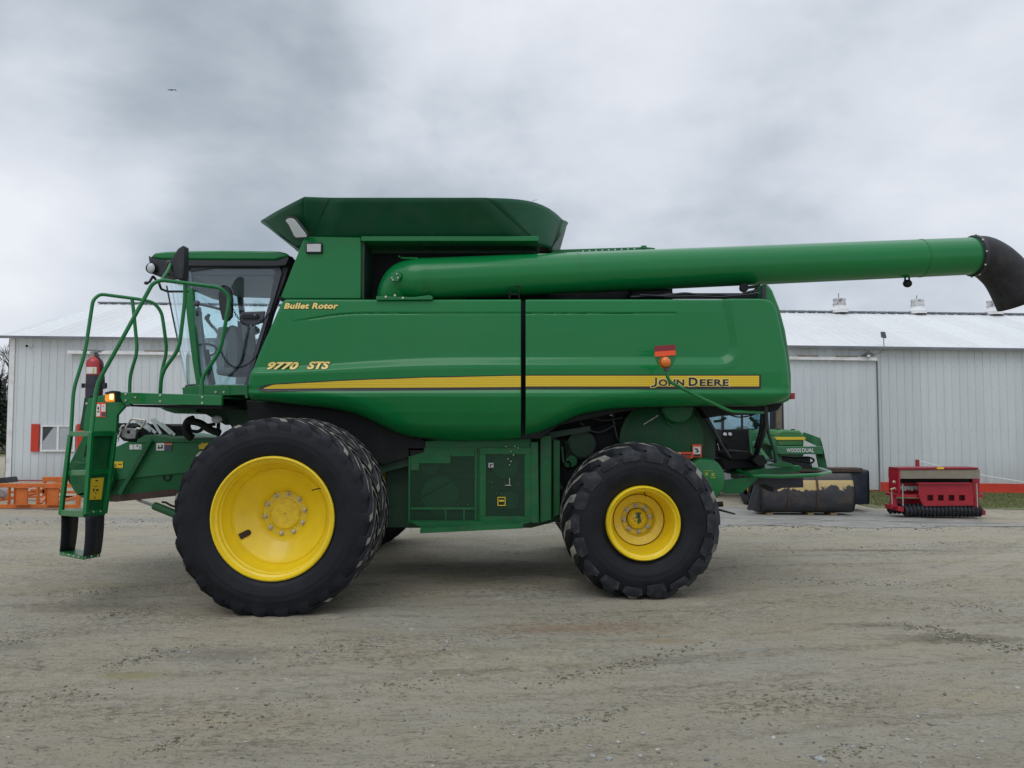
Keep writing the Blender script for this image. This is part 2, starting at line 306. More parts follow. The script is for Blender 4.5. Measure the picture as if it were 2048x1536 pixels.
def part(name, mb, mats, parent=None, bevel=0.0, ang=38, label=None, origin=None, fixn=True):
    if name in SPLIT and len(mb.pc) > 1:
        out = None
        ends = mb.pc[1:] + [(len(mb.v), len(mb.f))]
        for (v0, f0), (v1, f1) in zip(mb.pc, ends):
            q = MB(); q.v = mb.v[v0:v1]; q.f = [tuple(i - v0 for i in f) for f in mb.f[f0:f1]]; q.m = mb.m[f0:f1]; q.pc = [(0, 0)]
            out = out or part(name, q, mats, parent, bevel, ang, label, origin, fixn) if out is None else (part(name, q, mats, parent, bevel, ang, label, origin, fixn), out)[1]
        return out
    org = Vector(origin) if origin is not None else wloc(parent)
    me = bpy.data.meshes.new(name)
    me.from_pydata([tuple(Vector(v) - org) for v in mb.v], [], mb.f)
    if not isinstance(mats, (list, tuple)): mats = [mats]
    for m in mats: me.materials.append(M[m] if isinstance(m, str) else m)
    me.polygons.foreach_set('material_index', mb.m); me.polygons.foreach_set('use_smooth', [True]*len(me.polygons))
    if fixn:
        bm = bmesh.new(); bm.from_mesh(me); bmesh.ops.remove_doubles(bm, verts=bm.verts, dist=1e-6); bmesh.ops.recalc_face_normals(bm, faces=bm.faces); bm.to_mesh(me); bm.free()
    me.set_sharp_from_angle(angle=math.radians(ang)); me.update()
    o = bpy.data.objects.new(name, me); C.objects.link(o)
    o.location = org - wloc(parent)
    if parent: o.parent = parent
    W[o.name] = org
    if bevel:
        b = o.modifiers.new('bevel', 'BEVEL'); b.width = bevel; b.segments = 2; b.limit_method = 'ANGLE'; b.angle_limit = math.radians(40); b.harden_normals = False
    if label: o['label'] = label
    return o
def text_mesh(txt, offset=0.0, shear=0.0, ext=0.001, spacing=1.0, small=None):
    cu = bpy.data.curves.new('txt', 'FONT'); cu.body = txt; cu.size = 1; cu.offset = offset; cu.shear = shear; cu.extrude = ext; cu.space_character = spacing
    if small:
        cu.small_caps_scale = .78
        for i, ch in enumerate(txt): cu.body_format[i].use_small_caps = ch.islower()
    cu.resolution_u = 4
    o = bpy.data.objects.new('txt', cu); C.objects.link(o); dg = bpy.context.evaluated_depsgraph_get()
    me = bpy.data.meshes.new_from_object(o.evaluated_get(dg)); vs = [v.co.copy() for v in me.vertices]; fs = [tuple(p.vertices) for p in me.polygons]
    bpy.data.objects.remove(o); bpy.data.curves.remove(cu); bpy.data.meshes.remove(me); return vs, fs
def ptext(name, txt, rect, Yf, m, parent, offset=.0, shear=0, small=None, proud=.004, pad=0, spacing=1.0, ref=None):
    """letters filling a pixel rectangle on a surface; Yf(px, py) gives the surface distance"""
    vs, fs = text_mesh(txt, offset, shear, spacing=spacing, small=small)
    rv, _ = text_mesh(txt, ref if ref is not None else offset, shear, spacing=spacing, small=small)
    x0, x1 = min(v.x for v in rv), max(v.x for v in rv); y0, y1 = min(v.y for v in rv), max(v.y for v in rv)
    mb = MB(); out = []
    for v in vs:
        px = rect[0] + (v.x - x0)/(x1 - x0)*(rect[2] - rect[0]); py = rect[3] - (v.y - y0)/(y1 - y0)*(rect[3] - rect[1])
        Y = Yf(px, py) if callable(Yf) else Yf
        q = P(px, py, Y); q.y -= proud + (0.001 if v.z > 0 else 0); out.append(q)
    mb.add(out, fs); return part(name, mb, m, parent, fixn=False)

# ------------------------------------------------------------------ ground
def smooth(t): t = np.clip(t, 0, 1); return t*t*(3-2*t)
def vnoise(x, y, seed=0):
    xi = np.floor(x).astype(np.int64); yi = np.floor(y).astype(np.int64); fx = x-xi; fy = y-yi
    fx = fx*fx*(3-2*fx); fy = fy*fy*(3-2*fy)
    def h(a, b):
        n = (a*374761393 + b*668265263 + seed*1442695041) & 0xffffffff
        n = ((n ^ (n >> 13))*1274126177) & 0xffffffff
        return ((n ^ (n >> 16)) & 0xffff)/65535.0
    return (h(xi, yi)*(1-fx)+h(xi+1, yi)*fx)*(1-fy)+(h(xi, yi+1)*(1-fx)+h(xi+1, yi+1)*fx)*fy
def base_h(x, y):
    t = smooth((y-11.0)/6.0)
    far = .07 - .0125*(np.clip(x, -40, 40)+14.7)
    return t*far
def ground_h(x, y):
    d = np.clip(1-(np.abs(y-8)-14)/10, 0, 1)
    n = (vnoise(x*.8, y*1.2, 1)-.5)*.022 + (vnoise(x*2.2, y*3.5, 2)-.5)*.014
    near = np.clip((13-y)/3, 0, 1)
    cl = vnoise(x*1.1+3, y*1.6, 9); clod = np.clip((vnoise(x*9, y*14, 3)-.50)*2, 0, 1)*.020*np.clip((cl-.45)*4, 0, 1)
    fine = (vnoise(x*15, y*22, 4)-.5)*.011 + (vnoise(x*32, y*40, 5)-.5)*.006
    rut = np.sin((y*1.0 + x*.12 + vnoise(x*.3, y*.5, 6)*2)*7)*.004
    # no bumps where tyres stand
    flat = np.ones_like(x)
    for cx, cy, r in ((-2.17, 7.6, 1.0), (1.29, 8.1, .9), (-2.17, 11.2, 1.0), (1.29, 10.8, .9)):
        flat *= np.clip((np.hypot(x-cx, (y-cy)*1.4)-.35)/(r-.3), 0, 1)
    return base_h(x, y) + flat*(n*d + near*(clod+fine+rut)) - .006*(1-flat)
def gz(x, y): return float(ground_h(np.array([float(x)]), np.array([float(y)]))[0])
def axis(a, b, step, far_a, far_b, gr=1.18):
    c = list(np.arange(a, b, step)); s = step; lo = []; v = a
    while v > far_a: s *= gr; v -= s; lo.append(v)
    s = step; hi = []; v = c[-1]
    while v < far_b: s *= gr; v += s; hi.append(v)
    return np.array(lo[::-1]+c+hi)
def ground_mat():
    m = mat('gravel_yard', (.2, .19, .15), .9, spec=.25); nt = m.node_tree; L = nt.links.new; b = nt.nodes['Principled BSDF']
    g = N(nt, 'ShaderNodeNewGeometry'); pos = g.outputs['Position']
    def noise(scale, detail=6, sc=None, rough=.6, dist=0.0, rot=None):
        v = pos
        if sc:
            mp = N(nt, 'ShaderNodeMapping', inp={'Scale': sc}); L(pos, mp.inputs[0]); v = mp.outputs[0]
            if rot: mp.inputs['Rotation'].default_value = (0, 0, rot)
        n = N(nt, 'ShaderNodeTexNoise', inp={'Scale': scale, 'Detail': detail, 'Roughness': rough, 'Distortion': dist}); L(v, n.inputs['Vector']); return n.outputs[0]
    def mr(src, a, b2, c=0.0, d=1.0):
        n = N(nt, 'ShaderNodeMapRange', inp={1: a, 2: b2, 3: c, 4: d}); L(src, n.inputs[0]); return n.outputs[0]
    def mix(f, a, b2):
        n = N(nt, 'ShaderNodeMix', data_type='RGBA'); L(f, n.inputs[0])
        for i, q in ((6, a), (7, b2)):
            if isinstance(q, tuple): n.inputs[i].default_value = (*q, 1)
            else: L(q, n.inputs[i])
        return n.outputs[2]
    def mul(a, b2):
        n = N(nt, 'ShaderNodeMath', operation='MULTIPLY'); L(a, n.inputs[0])
        if isinstance(b2, float): n.inputs[1].default_value = b2
        else: L(b2, n.inputs[1])
        return n.outputs[0]
    c = mix(mr(noise(.55, 4, (1, 1.8, 1)), .35, .65), (.465, .408, .295), (.46, .425, .345))
    c = mix(mr(noise(1.7, 6, (.6, 1.7, 1), .65), .5, .72, 0, .6), c, (.36, .32, .23))
    c = mix(mr(noise(9, 9, (.28, 1.5, 1), .72, .6, .12), .52, .70, 0, .55), c, (.22, .195, .14))
    c = mix(mr(noise(16, 9, (.35, 1.2, 1), .78, .8), .55, .66, 0, .75), c, (.16, .14, .095))  # dark fine noise puts some relief shading into the colour
    c = mix(mr(noise(22, 8, (.5, 1.4, 1), .7), .60, .75, 0, .55), c, (.46, .455, .43))
    c = mix(mr(noise(45, 5, None, .8), .56, .66, 0, .7), c, (.15, .135, .10))
    c = mix(mr(noise(130, 3, None, .8), .62, .72, 0, .7), c, (.52, .52, .50))
    zone = mr(noise(.9, 5, (.55, 1.3, 1), .6, .3), .47, .60)
    speck = mr(noise(30, 4, (.55, 1.0, 1), .65, .5), .50, .60)
    c = mix(mul(mul(zone, speck), .62), c, (.12, .105, .075))  # dark clod specks, which also paint their small shadows into the colour
    speck2 = mr(noise(48, 3, (.6, 1.0, 1), .6), .60, .66)
    c = mix(mul(speck2, .7), c, (.14, .12, .09))
    trk = mul(mr(noise(7, 7, (.10, 1.6, 1), .6, .25, .16), .55, .66), mr(noise(.5, 3, (.5, 1, 1)), .45, .62))
    c = mix(mul(trk, .4), c, (.17, .15, .105))
    def track(cx, cy, R, w, amt):
        nonlocal c
        sb = N(nt, 'ShaderNodeVectorMath', operation='SUBTRACT', inp={1: (cx, cy, 0)}); L(pos, sb.inputs[0]); fl = N(nt, 'ShaderNodeVectorMath', operation='MULTIPLY', inp={1: (1, 1, 0)}); L(sb.outputs[0], fl.inputs[0])
        ln = N(nt, 'ShaderNodeVectorMath', operation='LENGTH'); L(fl.outputs[0], ln.inputs[0]); d = N(nt, 'ShaderNodeMath', operation='SUBTRACT', inp={1: R}); L(ln.outputs['Value'], d.inputs[0])
        ab = N(nt, 'ShaderNodeMath', operation='ABSOLUTE'); L(d.outputs[0], ab.inputs[0])
        edge = mul(mr(ab.outputs[0], w*.75, w), mr(ab.outputs[0], w*1.35, w)); nn = mr(noise(9, 7, None, .7), .44, .6)
        c = mix(mul(mul(edge, nn), amt), c, (.17, .15, .10)); c = mix(mul(mr(ab.outputs[0], w, w*.6), amt*.30), c, (.53, .49, .40))
    track(-1.5, 19.5, 14.3, .22, .5); track(-1.5, 19.5, 12.3, .22, .45); track(9, -30, 35.0, .25, .45); track(9, -30, 36.9, .25, .45); track(9, -30, 40.2, .3, .5)
    def spot(x, y, rx, ry, col, amt, a=.35, nsc=5):
        nonlocal c
        mp = N(nt, 'ShaderNodeMapping', inp={'Location': (-x/rx, -y/ry, 0), 'Scale': (1/rx, 1/ry, 0)}); L(pos, mp.inputs[0])
        ln = N(nt, 'ShaderNodeVectorMath', operation='LENGTH'); L(mp.outputs[0], ln.inputs[0])
        nn = N(nt, 'ShaderNodeMath', operation='MULTIPLY_ADD', inp={1: 1.6, 2: -.8}); L(noise(nsc, 6), nn.inputs[0])
        ad = N(nt, 'ShaderNodeMath', operation='ADD'); L(ln.outputs['Value'], ad.inputs[0]); L(nn.outputs[0], ad.inputs[1])
        c = mix(mr(ad.outputs[0], 1.0, a, 0, amt), c, col)
    spot(-2.60, 5.40, .34, .10, (.34, .31, .13), .7, .2, 9)
    spot(-2.2, 5.9, .6, .25, (.15, .145, .13), .5, .2, 14)
    spot(.55, 6.65, 1.1, .25, (.33, .20, .11), .5, .2, 7)
    spot(1.27, 6.25, .35, .10, (.34, .24, .12), .5)
    spot(3.6, 6.35, .75, .18, (.12, .105, .065), .8, .1, 12)
    spot(3.1, 6.75, .4, .08, (.12, .105, .07), .7, .1, 14)
    spot(1.85, 6.0, .16, .05, (.36, .37, .36), .6)
    spot(5.0, 10.6, 1.6, .14, (.11, .10, .07), .7, .1, 11)
    spot(-3.9, 7.4, 1.0, .25, (.15, .135, .10), .6, .1, 10)
    spot(-4.2, 6.1, .8, .2, (.15, .135, .10), .6, .1, 12)
    spot(0, 14.2, 30, .55, (.30, .30, .29), .6, .3, 6)
    sy_ = N(nt, 'ShaderNodeSeparateXYZ'); L(pos, sy_.inputs[0])
    c = mix(mr(sy_.outputs[1], 34, 37), c, mix(noise(.3, 5), (.10, .12, .045), (.20, .19, .09)))       # fields beyond the barn
    L(c, b.inputs['Base Color'])
    bp = N(nt, 'ShaderNodeBump', inp={'Strength': 1.0, 'Distance': .03}); 
    h1 = mul(noise(28, 9, (.7, 1.3, 1), .75), 1.0); h2 = mul(noise(140, 4, None, .8), .35)
    ad = N(nt, 'ShaderNodeMath', operation='ADD'); L(h1, ad.inputs[0]); L(h2, ad.inputs[1]); L(ad.outputs[0], bp.inputs['Height']); L(bp.outputs[0], b.inputs['Normal'])
    # damp spots are smoother
    L(mr(noise(.9, 4, (.7, 1.5, 1)), .35, .6, .62, .95), b.inputs['Roughness'])
    return m
def sheet(name, xs, ys, hf, m, dz=0.0, keep=None):
    X, Y = np.meshgrid(xs, ys); Z = hf(X, Y) + dz; nx, ny = len(xs), len(ys)
    me = bpy.data.meshes.new(name); co = np.stack([X, Y, Z], -1).reshape(-1, 3).astype(np.float32)
    i = np.arange(nx*ny).reshape(ny, nx); q = np.stack([i[:-1, :-1], i[:-1, 1:], i[1:, 1:], i[1:, :-1]], -1).reshape(-1, 4)
    if keep is not None: q = q[keep(co[q].mean(1))]
    me.vertices.add(len(co)); me.vertices.foreach_set('co', co.ravel()); me.loops.add(q.size); me.loops.foreach_set('vertex_index', q.ravel().astype(np.int32))
    me.polygons.add(len(q)); me.polygons.foreach_set('loop_start', np.arange(0, q.size, 4, dtype=np.int32)); me.polygons.foreach_set('loop_total', np.full(len(q), 4, np.int32))
    me.polygons.foreach_set('use_smooth', np.ones(len(q), bool)); me.materials.append(m); me.update(calc_edges=True); me.validate()
    o = bpy.data.objects.new(name, me); C.objects.link(o); return o
g = sheet('ground', axis(-5.5, 5.5, .03, -500, 500), axis(2.9, 9.5, .03, -20, 700, 1.12), ground_h, ground_mat()); tag(g, kind='structure')
# concrete apron in front of the barn on the right, then the grass strip along its wall
cm = mat('worn_concrete', (.27, .26, .235), .85, var=.18, vscale=1.6, bump=.002, bscale=30, dust=((.13, .13, .12), .55, 3))
def apron_keep(c): return (c[:, 1] > 13.6 + .25*np.sin(c[:, 0]*1.7)+.1*np.sin(c[:, 0]*5)) & (c[:, 1] < 17.6 + .4*np.sin(c[:, 0]*.6)) & (c[:, 0] < 9.4 + .3*np.sin(c[:, 1]*2))
o = sheet('concrete_apron', np.arange(-1, 11, .12), np.arange(13, 19, .12), ground_h, cm, .006, apron_keep); tag(o, kind='structure')
mb = MB(); mb.mi = 0                              # cracks in the apron
for (a, b) in (((4.4, 14.6), (8.6, 15.0)), ((5.2, 15.9), (6.4, 14.2)), ((4.0, 15.2), (6.0, 15.0)), ((6.9, 14.9), (9.2, 14.4)), ((5.4, 14.2), (4.6, 13.9))):
    n = 14; pts = []
    for k in range(n+1):
        t = k/n; x = a[0]+(b[0]-a[0])*t+random.uniform(-.06, .06); y = a[1]+(b[1]-a[1])*t+random.uniform(-.08, .08); pts.append((x, y))
    for k in range(n):
        (x0, y0), (x1, y1) = pts[k], pts[k+1]; w = .012
        mb.add([(x0, y0-w, gz(x0, y0)+.011), (x1, y1-w, gz(x1, y1)+.011), (x1, y1+w, gz(x1, y1)+.011), (x0, y0+w, gz(x0, y0)+.011)], [(0, 1, 2, 3)])
tag(part('apron_cracks', mb, mat('crack', (.06, .055, .045), .9)), kind='structure')
gm = mat('turf_soil', (.14, .15, .065), .95, var=.35, vscale=4, bump=.01, bscale=20)
def turf_keep(c): return (c[:, 1] > 17.9 + .15*np.sin(c[:, 0]*2)) & (c[:, 0] > 8.2)
o = sheet('turf', np.arange(8, 30, .3), np.arange(17.6, 22.4, .15), base_h, gm, .012, turf_keep); tag(o, kind='structure')
def grass(name, x0, x1, y0, y1, n, h, cols):
    vs = []; fs = []; mi = []
    for i in range(n):
        x = random.uniform(x0, x1); y = random.uniform(y0, y1); z = base_h(np.array([x]), np.array([y]))[0]+.01
        hh = h*random.uniform(.4, 1.2); a = random.uniform(0, PI); w = .008; dx, dy = math.cos(a)*w, math.sin(a)*w; lx, ly = random.uniform(-.5, .5)*hh, random.uniform(-.5, .5)*hh
        o = len(vs); vs += [(x-dx, y-dy, z), (x+dx, y+dy, z), (x+lx, y+ly, z+hh)]; fs.append((o, o+1, o+2)); mi.append(random.randrange(len(cols)))
    me = bpy.data.meshes.new(name); me.from_pydata(vs, [], fs)
    for c in cols: me.materials.append(c)
    me.polygons.foreach_set('material_index', mi); o = bpy.data.objects.new(name, me); C.objects.link(o); return o
gc = [mat('grass_green', (.085, .15, .035), .8), mat('grass_olive', (.15, .17, .055), .8), mat('grass_straw', (.22, .18, .08), .85)]
o = grass('grass', 8.6, 16.5, 18.1, 22.3, 26000, .045, gc); tag(o, 'short green and straw grass strip between the barn and the gravel', 'grass', kind='stuff')
# loose stones
def stones():
    bm = bmesh.new(); bmesh.ops.create_icosphere(bm, subdivisions=1, radius=1); iv = [v.co.copy() for v in bm.verts]; jf = [tuple(v.index for v in f.verts) for f in bm.faces]; bm.free()
    V = []; Fc = []; MI = []
    def put(x, y, r, mi=None):
        z = gz(x, y) if y < 12 else float(base_h(np.array([x]), np.array([y]))[0]); o = len(V); a = random.uniform(0, 2*PI); ca, sa = math.cos(a), math.sin(a); sx, sy, sz = random.uniform(.8, 1.5), random.uniform(.6, 1), random.uniform(.35, .7)
        for v in iv:
            k = random.uniform(.82, 1.15); p = Vector((v.x*sx, v.y*sy, v.z*sz))*r*k; V.append((x+p.x*ca-p.y*sa, y+p.x*sa+p.y*ca, z+p.z+r*sz*.25))
        Fc.extend([tuple(i+o for i in f) for f in jf]); MI.extend([random.choice((0, 0, 0, 1, 1, 3, 3, 2)) if mi is None else mi]*len(jf))
    for i in range(6500):
        u = random.random(); y = 3.2*(13/3.2)**(u**1.0); x = random.uniform(-.78, .78)*y
        dens = vnoise(np.array([x*.9]), np.array([y*1.2]), 21)[0]
        if random.random() > dens**2*1.9: continue
        put(x, y, random.choice((.003, .003, .004, .004, .005, .005, .006, .008, .011)))
    for cx, cy, sx, sy, n in ((-2.2, 5.8, .5, .2, 70), (-.75, 6.2, .6, .3, 60), (2.6, 4.3, .9, .35, 60), (1.4, 4.2, .6, .2, 25), (3.4, 5.0, .7, .4, 30), (-.3, 5.6, .5, .3, 40)):
        for i in range(n): put(random.gauss(cx, sx), random.gauss(cy, sy), random.choice((.006, .008, .01, .013, .016)))
    for px, py, r in ((1185, 1510, .02), (1218, 1518, .024), (1640, 1520, .028), (1630, 1516, .026), (1672, 1513, .022), (1413, 1522, .020), (2035, 1375, .026), (405, 1270, .022), (1280, 1512, .016), (1486, 1460, .013), (1815, 1480, .014), (1580, 1455, .012), (1910, 1448, .014), (1784, 1472, .02), (640, 1397, .016), (1495, 1462, .01)):
        q = G(px, py); put(q.x, q.y, r)
    for i in range(1500):
        x = random.uniform(-9, 14); y = random.gauss(13.6, .45); put(x, y, random.uniform(.008, .022))
    for (x0, y0), (x1, y1), n, sp in (((1770, 1248), (1900, 1262), 200, .06), ((1860, 1262), (2044, 1300), 420, .08), ((1540, 1160), (1900, 1170), 220, .10), ((1540, 1102), (1980, 1085), 260, .14), ((1080, 1372), (1430, 1285), 260, .05),
        ((1040, 1465), (1250, 1420), 160, .04), ((1460, 1430), (1700, 1380), 140, .08), ((1190, 1345), (1310, 1325), 120, .06), ((0, 1290), (90, 1270), 150, .06), ((100, 1190), (300, 1180), 200, .12), ((200, 1232), (330, 1215), 160, .06),
        ((210, 1335), (370, 1300), 260, .07), ((290, 1505), (360, 1480), 80, .03), ((560, 1310), (760, 1290), 140, .10), ((1900, 1210), (2000, 1222), 80, .06), ((700, 1390), (900, 1360), 120, .08), ((0, 1420), (200, 1380), 160, .12), ((400, 1440), (640, 1400), 120, .10), ((1650, 1510), (1760, 1490), 90, .04)):
        a, b = G(x0, y0), G(x1, y1)
        for i in range(n):
            t = random.random(); q = a.lerp(b, t); put(q.x + random.gauss(0, sp), q.y + random.gauss(0, sp), random.choice((.004, .005, .006, .008, .010, .014))*.9, random.choice((4, 4, 4, 5, 5, 0)))
    me = bpy.data.meshes.new('gravel_stones'); me.from_pydata(V, [], Fc)
    for m in (mat('stone_grey', (.30, .30, .29), .8, var=.3, vscale=30), mat('stone_dark', (.15, .145, .13), .85), mat('stone_pale', (.42, .42, .40), .8), mat('stone_tan', (.24, .21, .16), .85), mat('earth_clod', (.14, .125, .075), .95), mat('earth_clod_grey', (.24, .22, .165), .95)): me.materials.append(m)
    me.polygons.foreach_set('material_index', MI); o = bpy.data.objects.new('gravel_stones', me); C.objects.link(o)
    tag(o, 'loose stones and earth clods scattered over the muddy gravel yard', 'gravel', kind='stuff')
stones()

# ------------------------------------------------------------------ barn
BY = 22.5
def tz(x): return -.0125*(x + 14.7)
def tilt(mb):
    mb.v = [(v[0], v[1], v[2] + tz(v[0])) for v in mb.v]; return mb
XL, XR = -14.7, 25.5
EZ, RZ, RY = 4.28, 6.02, 27.6
barn = empty('barn', (2.4, 27.6, -.15), 'long white metal clad barn with pale metal roof behind the green harvester', 'barn')
def ribs(x0, x1, step, w, h):
    out = [(x0, 0)]; x = math.ceil(x0/step)*step
    while x < x1 - w:
        if x > x0 + .01: out += [(x-w, 0), (x-w*.5, h), (x+w*.5, h), (x+w, 0)]
        x += step
    out.append((x1, 0)); return out
def siding(x0, x1, z0, z1, y, step=.23, h=.018):
    pr = ribs(x0, x1, step, .022, h); mb = MB(); n = len(pr)
    vs = [(x, y - d, z0) for x, d in pr] + [(x, y - d, z1) for x, d in pr] + [(x, y + .06, z0) for x, d in pr] + [(x, y + .06, z1) for x, d in pr]
    fs = [(i, i+1, n+i+1, n+i) for i in range(n-1)] + [(2*n+i, 3*n+i, 3*n+i+1, 2*n+i+1) for i in range(n-1)] + [(0, n, 3*n, 2*n), (n-1, 3*n-1, 4*n-1, 2*n-1)]
    return mb.add(vs, fs)
part('front_wall', tilt(siding(XL, XR, .06, EZ, BY)), 'siding', barn, ang=20)
mb = MB()
for x in (XL, XR-.1): mb.poly([(x, BY+.07, .0), (x, BY+.07, EZ-.02), (x, RY, RZ-.06), (x, 2*RY-BY, EZ-.02), (x, 2*RY-BY, .0)], (.1, 0, 0))
mb.box(XL, XR, 2*RY-BY-.1, 2*RY-BY+.02, 0, EZ-.04)
part('end_wall', tilt(mb), 'siding', barn)
pr = ribs(XL-.25, XR+.25, .30, .03, .013); n = len(pr); mb = MB()
for sgn in (1, -1):
    ye = RY - sgn*(RY - BY + .22); ez = EZ - .03
    vs = [(x, ye, ez + d) for x, d in pr] + [(x, RY, RZ + d) for x, d in pr] + [(x, ye, ez - .05) for x, d in pr] + [(x, RY, RZ - .06) for x, d in pr]
    mb.add(vs, [(i, i+1, n+i+1, n+i) for i in range(n-1)] + [(2*n+i, 3*n+i, 3*n+i+1, 2*n+i+1) for i in range(n-1)] + [(i, 2*n+i, 2*n+i+1, i+1) for i in range(n-1)] + [(0, n, 3*n, 2*n), (n-1, 3*n-1, 4*n-1, 2*n-1)])
part('roof', tilt(mb), 'roofm', barn, ang=20)
mb = MB(); mb.box(XL-.27, XR+.27, BY-.27, BY-.232, EZ-.085, EZ-.01); part('eave_trim', tilt(mb), 'seam', barn)
mb = MB(); x = XL-.2
while x < XR: mb.box(x, x+.3, RY-.1, RY+.1, RZ+.015, RZ+.07); x += .36
part('ridge_vent', tilt(mb), 'seam', barn)
mb = MB(); mb.box(XL-.03, XL+.14, BY-.035, BY-.022, .02, EZ-.07); mb.box(XL-.03, XL-.015, BY-.035, BY+.2, .02, EZ-.07); part('corner_trim', tilt(mb), 'trim', barn)
def X_at(px, Y): return (px - 1024)*Y/F
# base boards
mb = MB(); mb.box(X_at(1640, 22.5), XR, BY-.07, BY-.03, -.02, .34); part('base_board', tilt(mb), 'redboard', barn, label='bright orange red board')
mb = MB(); mb.box(XL+.16, X_at(620, 22.5), BY-.07, BY-.03, -.06, .09); part('base_board', tilt(mb), 'dredboard', barn, label='dark red board')
# sliding doors on their tracks
for (p0, p1, t0, t1, ztop) in ((195, 720, 132, 1010, None), (1250, 1755, 1080, 1756, None)):
    x0, x1 = X_at(p0, BY-.1), X_at(p1, BY-.1); zt = 3.83 if p0 < 500 else 3.92
    d = part('sliding_door', tilt(siding(x0, x1, .12, zt-.05, BY-.1)), 'siding', barn, ang=20)
    mb = MB(); mb.box(x1-.012, x1+.015, BY-.14, BY-.02, .1, zt-.06); mb.box(x0-.015, x0+.0, BY-.14, BY-.02, .1, zt-.06); part('door_edge', tilt(mb), 'seam', d)
    mb = MB(); a, b = X_at(t0, BY-.2), X_at(t1, BY-.2); mb.box(a, b, BY-.22, BY-.02, zt-.06, zt+.02); mb.poly([(a, BY-.22, zt+.02), (a, BY-.02, zt+.07), (a, BY-.02, zt+.02)], (b-a, 0, 0))
    tr = part('door_track', tilt(mb), 'trim', barn)
    mb = MB()
    x = a + .4
    while x < b - .3:
        w = random.uniform(.1, .9); mb.box(x, x+w, BY-.20, BY-.09, zt+.03, zt+.055+random.uniform(0, .03)); x += w + random.uniform(.3, 1.5)
    part('leaf_litter', tilt(mb), mat('leaf_litter', (.24, .21, .16), .9, var=.4, vscale=12), tr)
# window with red shutters
w0, w1 = P(83, 903, BY), P(153, 850, BY)
mb = MB(); z0, z1 = w0.z, w1.z; x0, x1 = w0.x, w1.x; t = .05
for a in ((x0, x1, z1-t, z1), (x0, x1, z0, z0+t), (x0, x0+t, z0+t, z1-t), (x1-t, x1, z0+t, z1-t), ((x0+x1)/2-.03, (x0+x1)/2+.03, z0+t, z1-t)): mb.box(a[0], a[1], BY-.07, BY-.02, a[2], a[3])
wn = part('window_frame', mb, 'trim', barn)
mb = MB(); mb.box(x0+t, x1-t, BY-.045, BY-.035, z0+t, z1-t); part('window_pane', mb, mat('window_pane', (.40, .43, .45), .2, spec=.6, var=.1, vscale=2), wn)
mb = MB(); mb.poly([(x0+t, BY-.052, z1-t), (x0+.36, BY-.052, z1-t), (x0+t+.05, BY-.052, z0+.35), (x0+t, BY-.052, z0+.3)], (0, .004, 0)); part('curtain', mb, mat('dark_curtain', (.05, .055, .06), .8), wn)
for a, b in ((64, 81), (155, 172)):
    q0, q1 = P(a, 903, BY), P(b, 848, BY); mb = MB(); mb.box(q0.x, q1.x, BY-.075, BY-.03, q0.z, q1.z)
    for k in range(9): zz = q0.z + .08 + k*.082; mb.box(q0.x+.03, q1.x-.03, BY-.082, BY-.077, zz, zz+.012)
    part('shutter', mb, 'redboard', barn)
# wall camera, solar panel on a post, flood light
q = P(62, 692, BY); mb = MB(); mb.box(q.x-.05, q.x+.06, BY-.06, BY-.02, q.z-.05, q.z+.05); mb.cyl((q.x, BY-.05, q.z), (q.x+.02, BY-.22, q.z-.02), .035)
c_ = part('wall_camera', mb, 'trim', barn); mb = MB(); mb.cyl((q.x+.02, BY-.221, q.z-.02), (q.x+.021, BY-.235, q.z-.022), .037); part('camera_lens', mb, 'blackm', c_)
q = P(1771, 690, BY-.3); mb = MB(); mb.cyl((q.x, q.y+.1, q.z-.02), (q.x, q.y+.1, q.z+.24), .014, 8); sp_ = part('solar_post', mb, 'zinc', barn)
mb = MB(); c0 = Vector((q.x, q.y+.1, q.z+.31)); mb.poly([c0+Vector((-.09, -.08, -.08)), c0+Vector((.05, -.08, -.10)), c0+Vector((.09, .08, .09)), c0+Vector((-.03, .08, .10))], (-.01, .02, -.01)); part('solar_panel', mb, 'black', sp_)
q = P(1737, 709, BY-.3); mb = MB(); mb.poly([q+Vector((-.22, 0, -.03)), q+Vector((-.02, -.05, .12)), q+Vector((.24, .1, -.01)), q+Vector((.05, .1, -.06))], (0, .03, -.02)); mb.cyl(q+Vector((0, .05, -.02)), q+Vector((.06, .27, .0)), .02, 8)
fl = part('flood_light', mb, 'zinc', barn); mb = MB(); mb.ball(q+Vector((0, 0, -.06)), .055); part('bulb', mb, 'lens', fl)
q2 = P(1775, 693, BY-.05); mb = MB(); mb.tube(fillet([q+Vector((.2, .27, .02)), P(1760, 707, BY-.03), q2], .2), .006, 6); part('cable', mb, 'zinc', barn)
for i, px in enumerate((1683, 1840, 1993)):       # ridge ventilators
    x = X_at(px, RY); z = RZ + tz(x); mb = MB()
    mb.lathe([(.30, 0), (.30, .12), (.22, .2), (.20, .30)], (x, RY, z), 20, 'Z'); v = part('roof_ventilator', mb, 'trim', barn)
    mb = MB(); mb.lathe([(.15, .28), (.23, .30), (.23, .34), (.21, .35), (.21, .46), (.23, .47), (.22, .52), (.02, .53)], (x, RY, z), 20, 'Z'); part('ventilator_head', mb, mat('worn_vent', (.6, .6, .6), .6, dust=((.05, .05, .05), .9, 6)), v)
    mb = MB(); mb.cyl((x-.02, RY, z+.52), (x-.02, RY, z+.72 - .04*i), .016, 6); part('ventilator_rod', mb, 'seam', v)

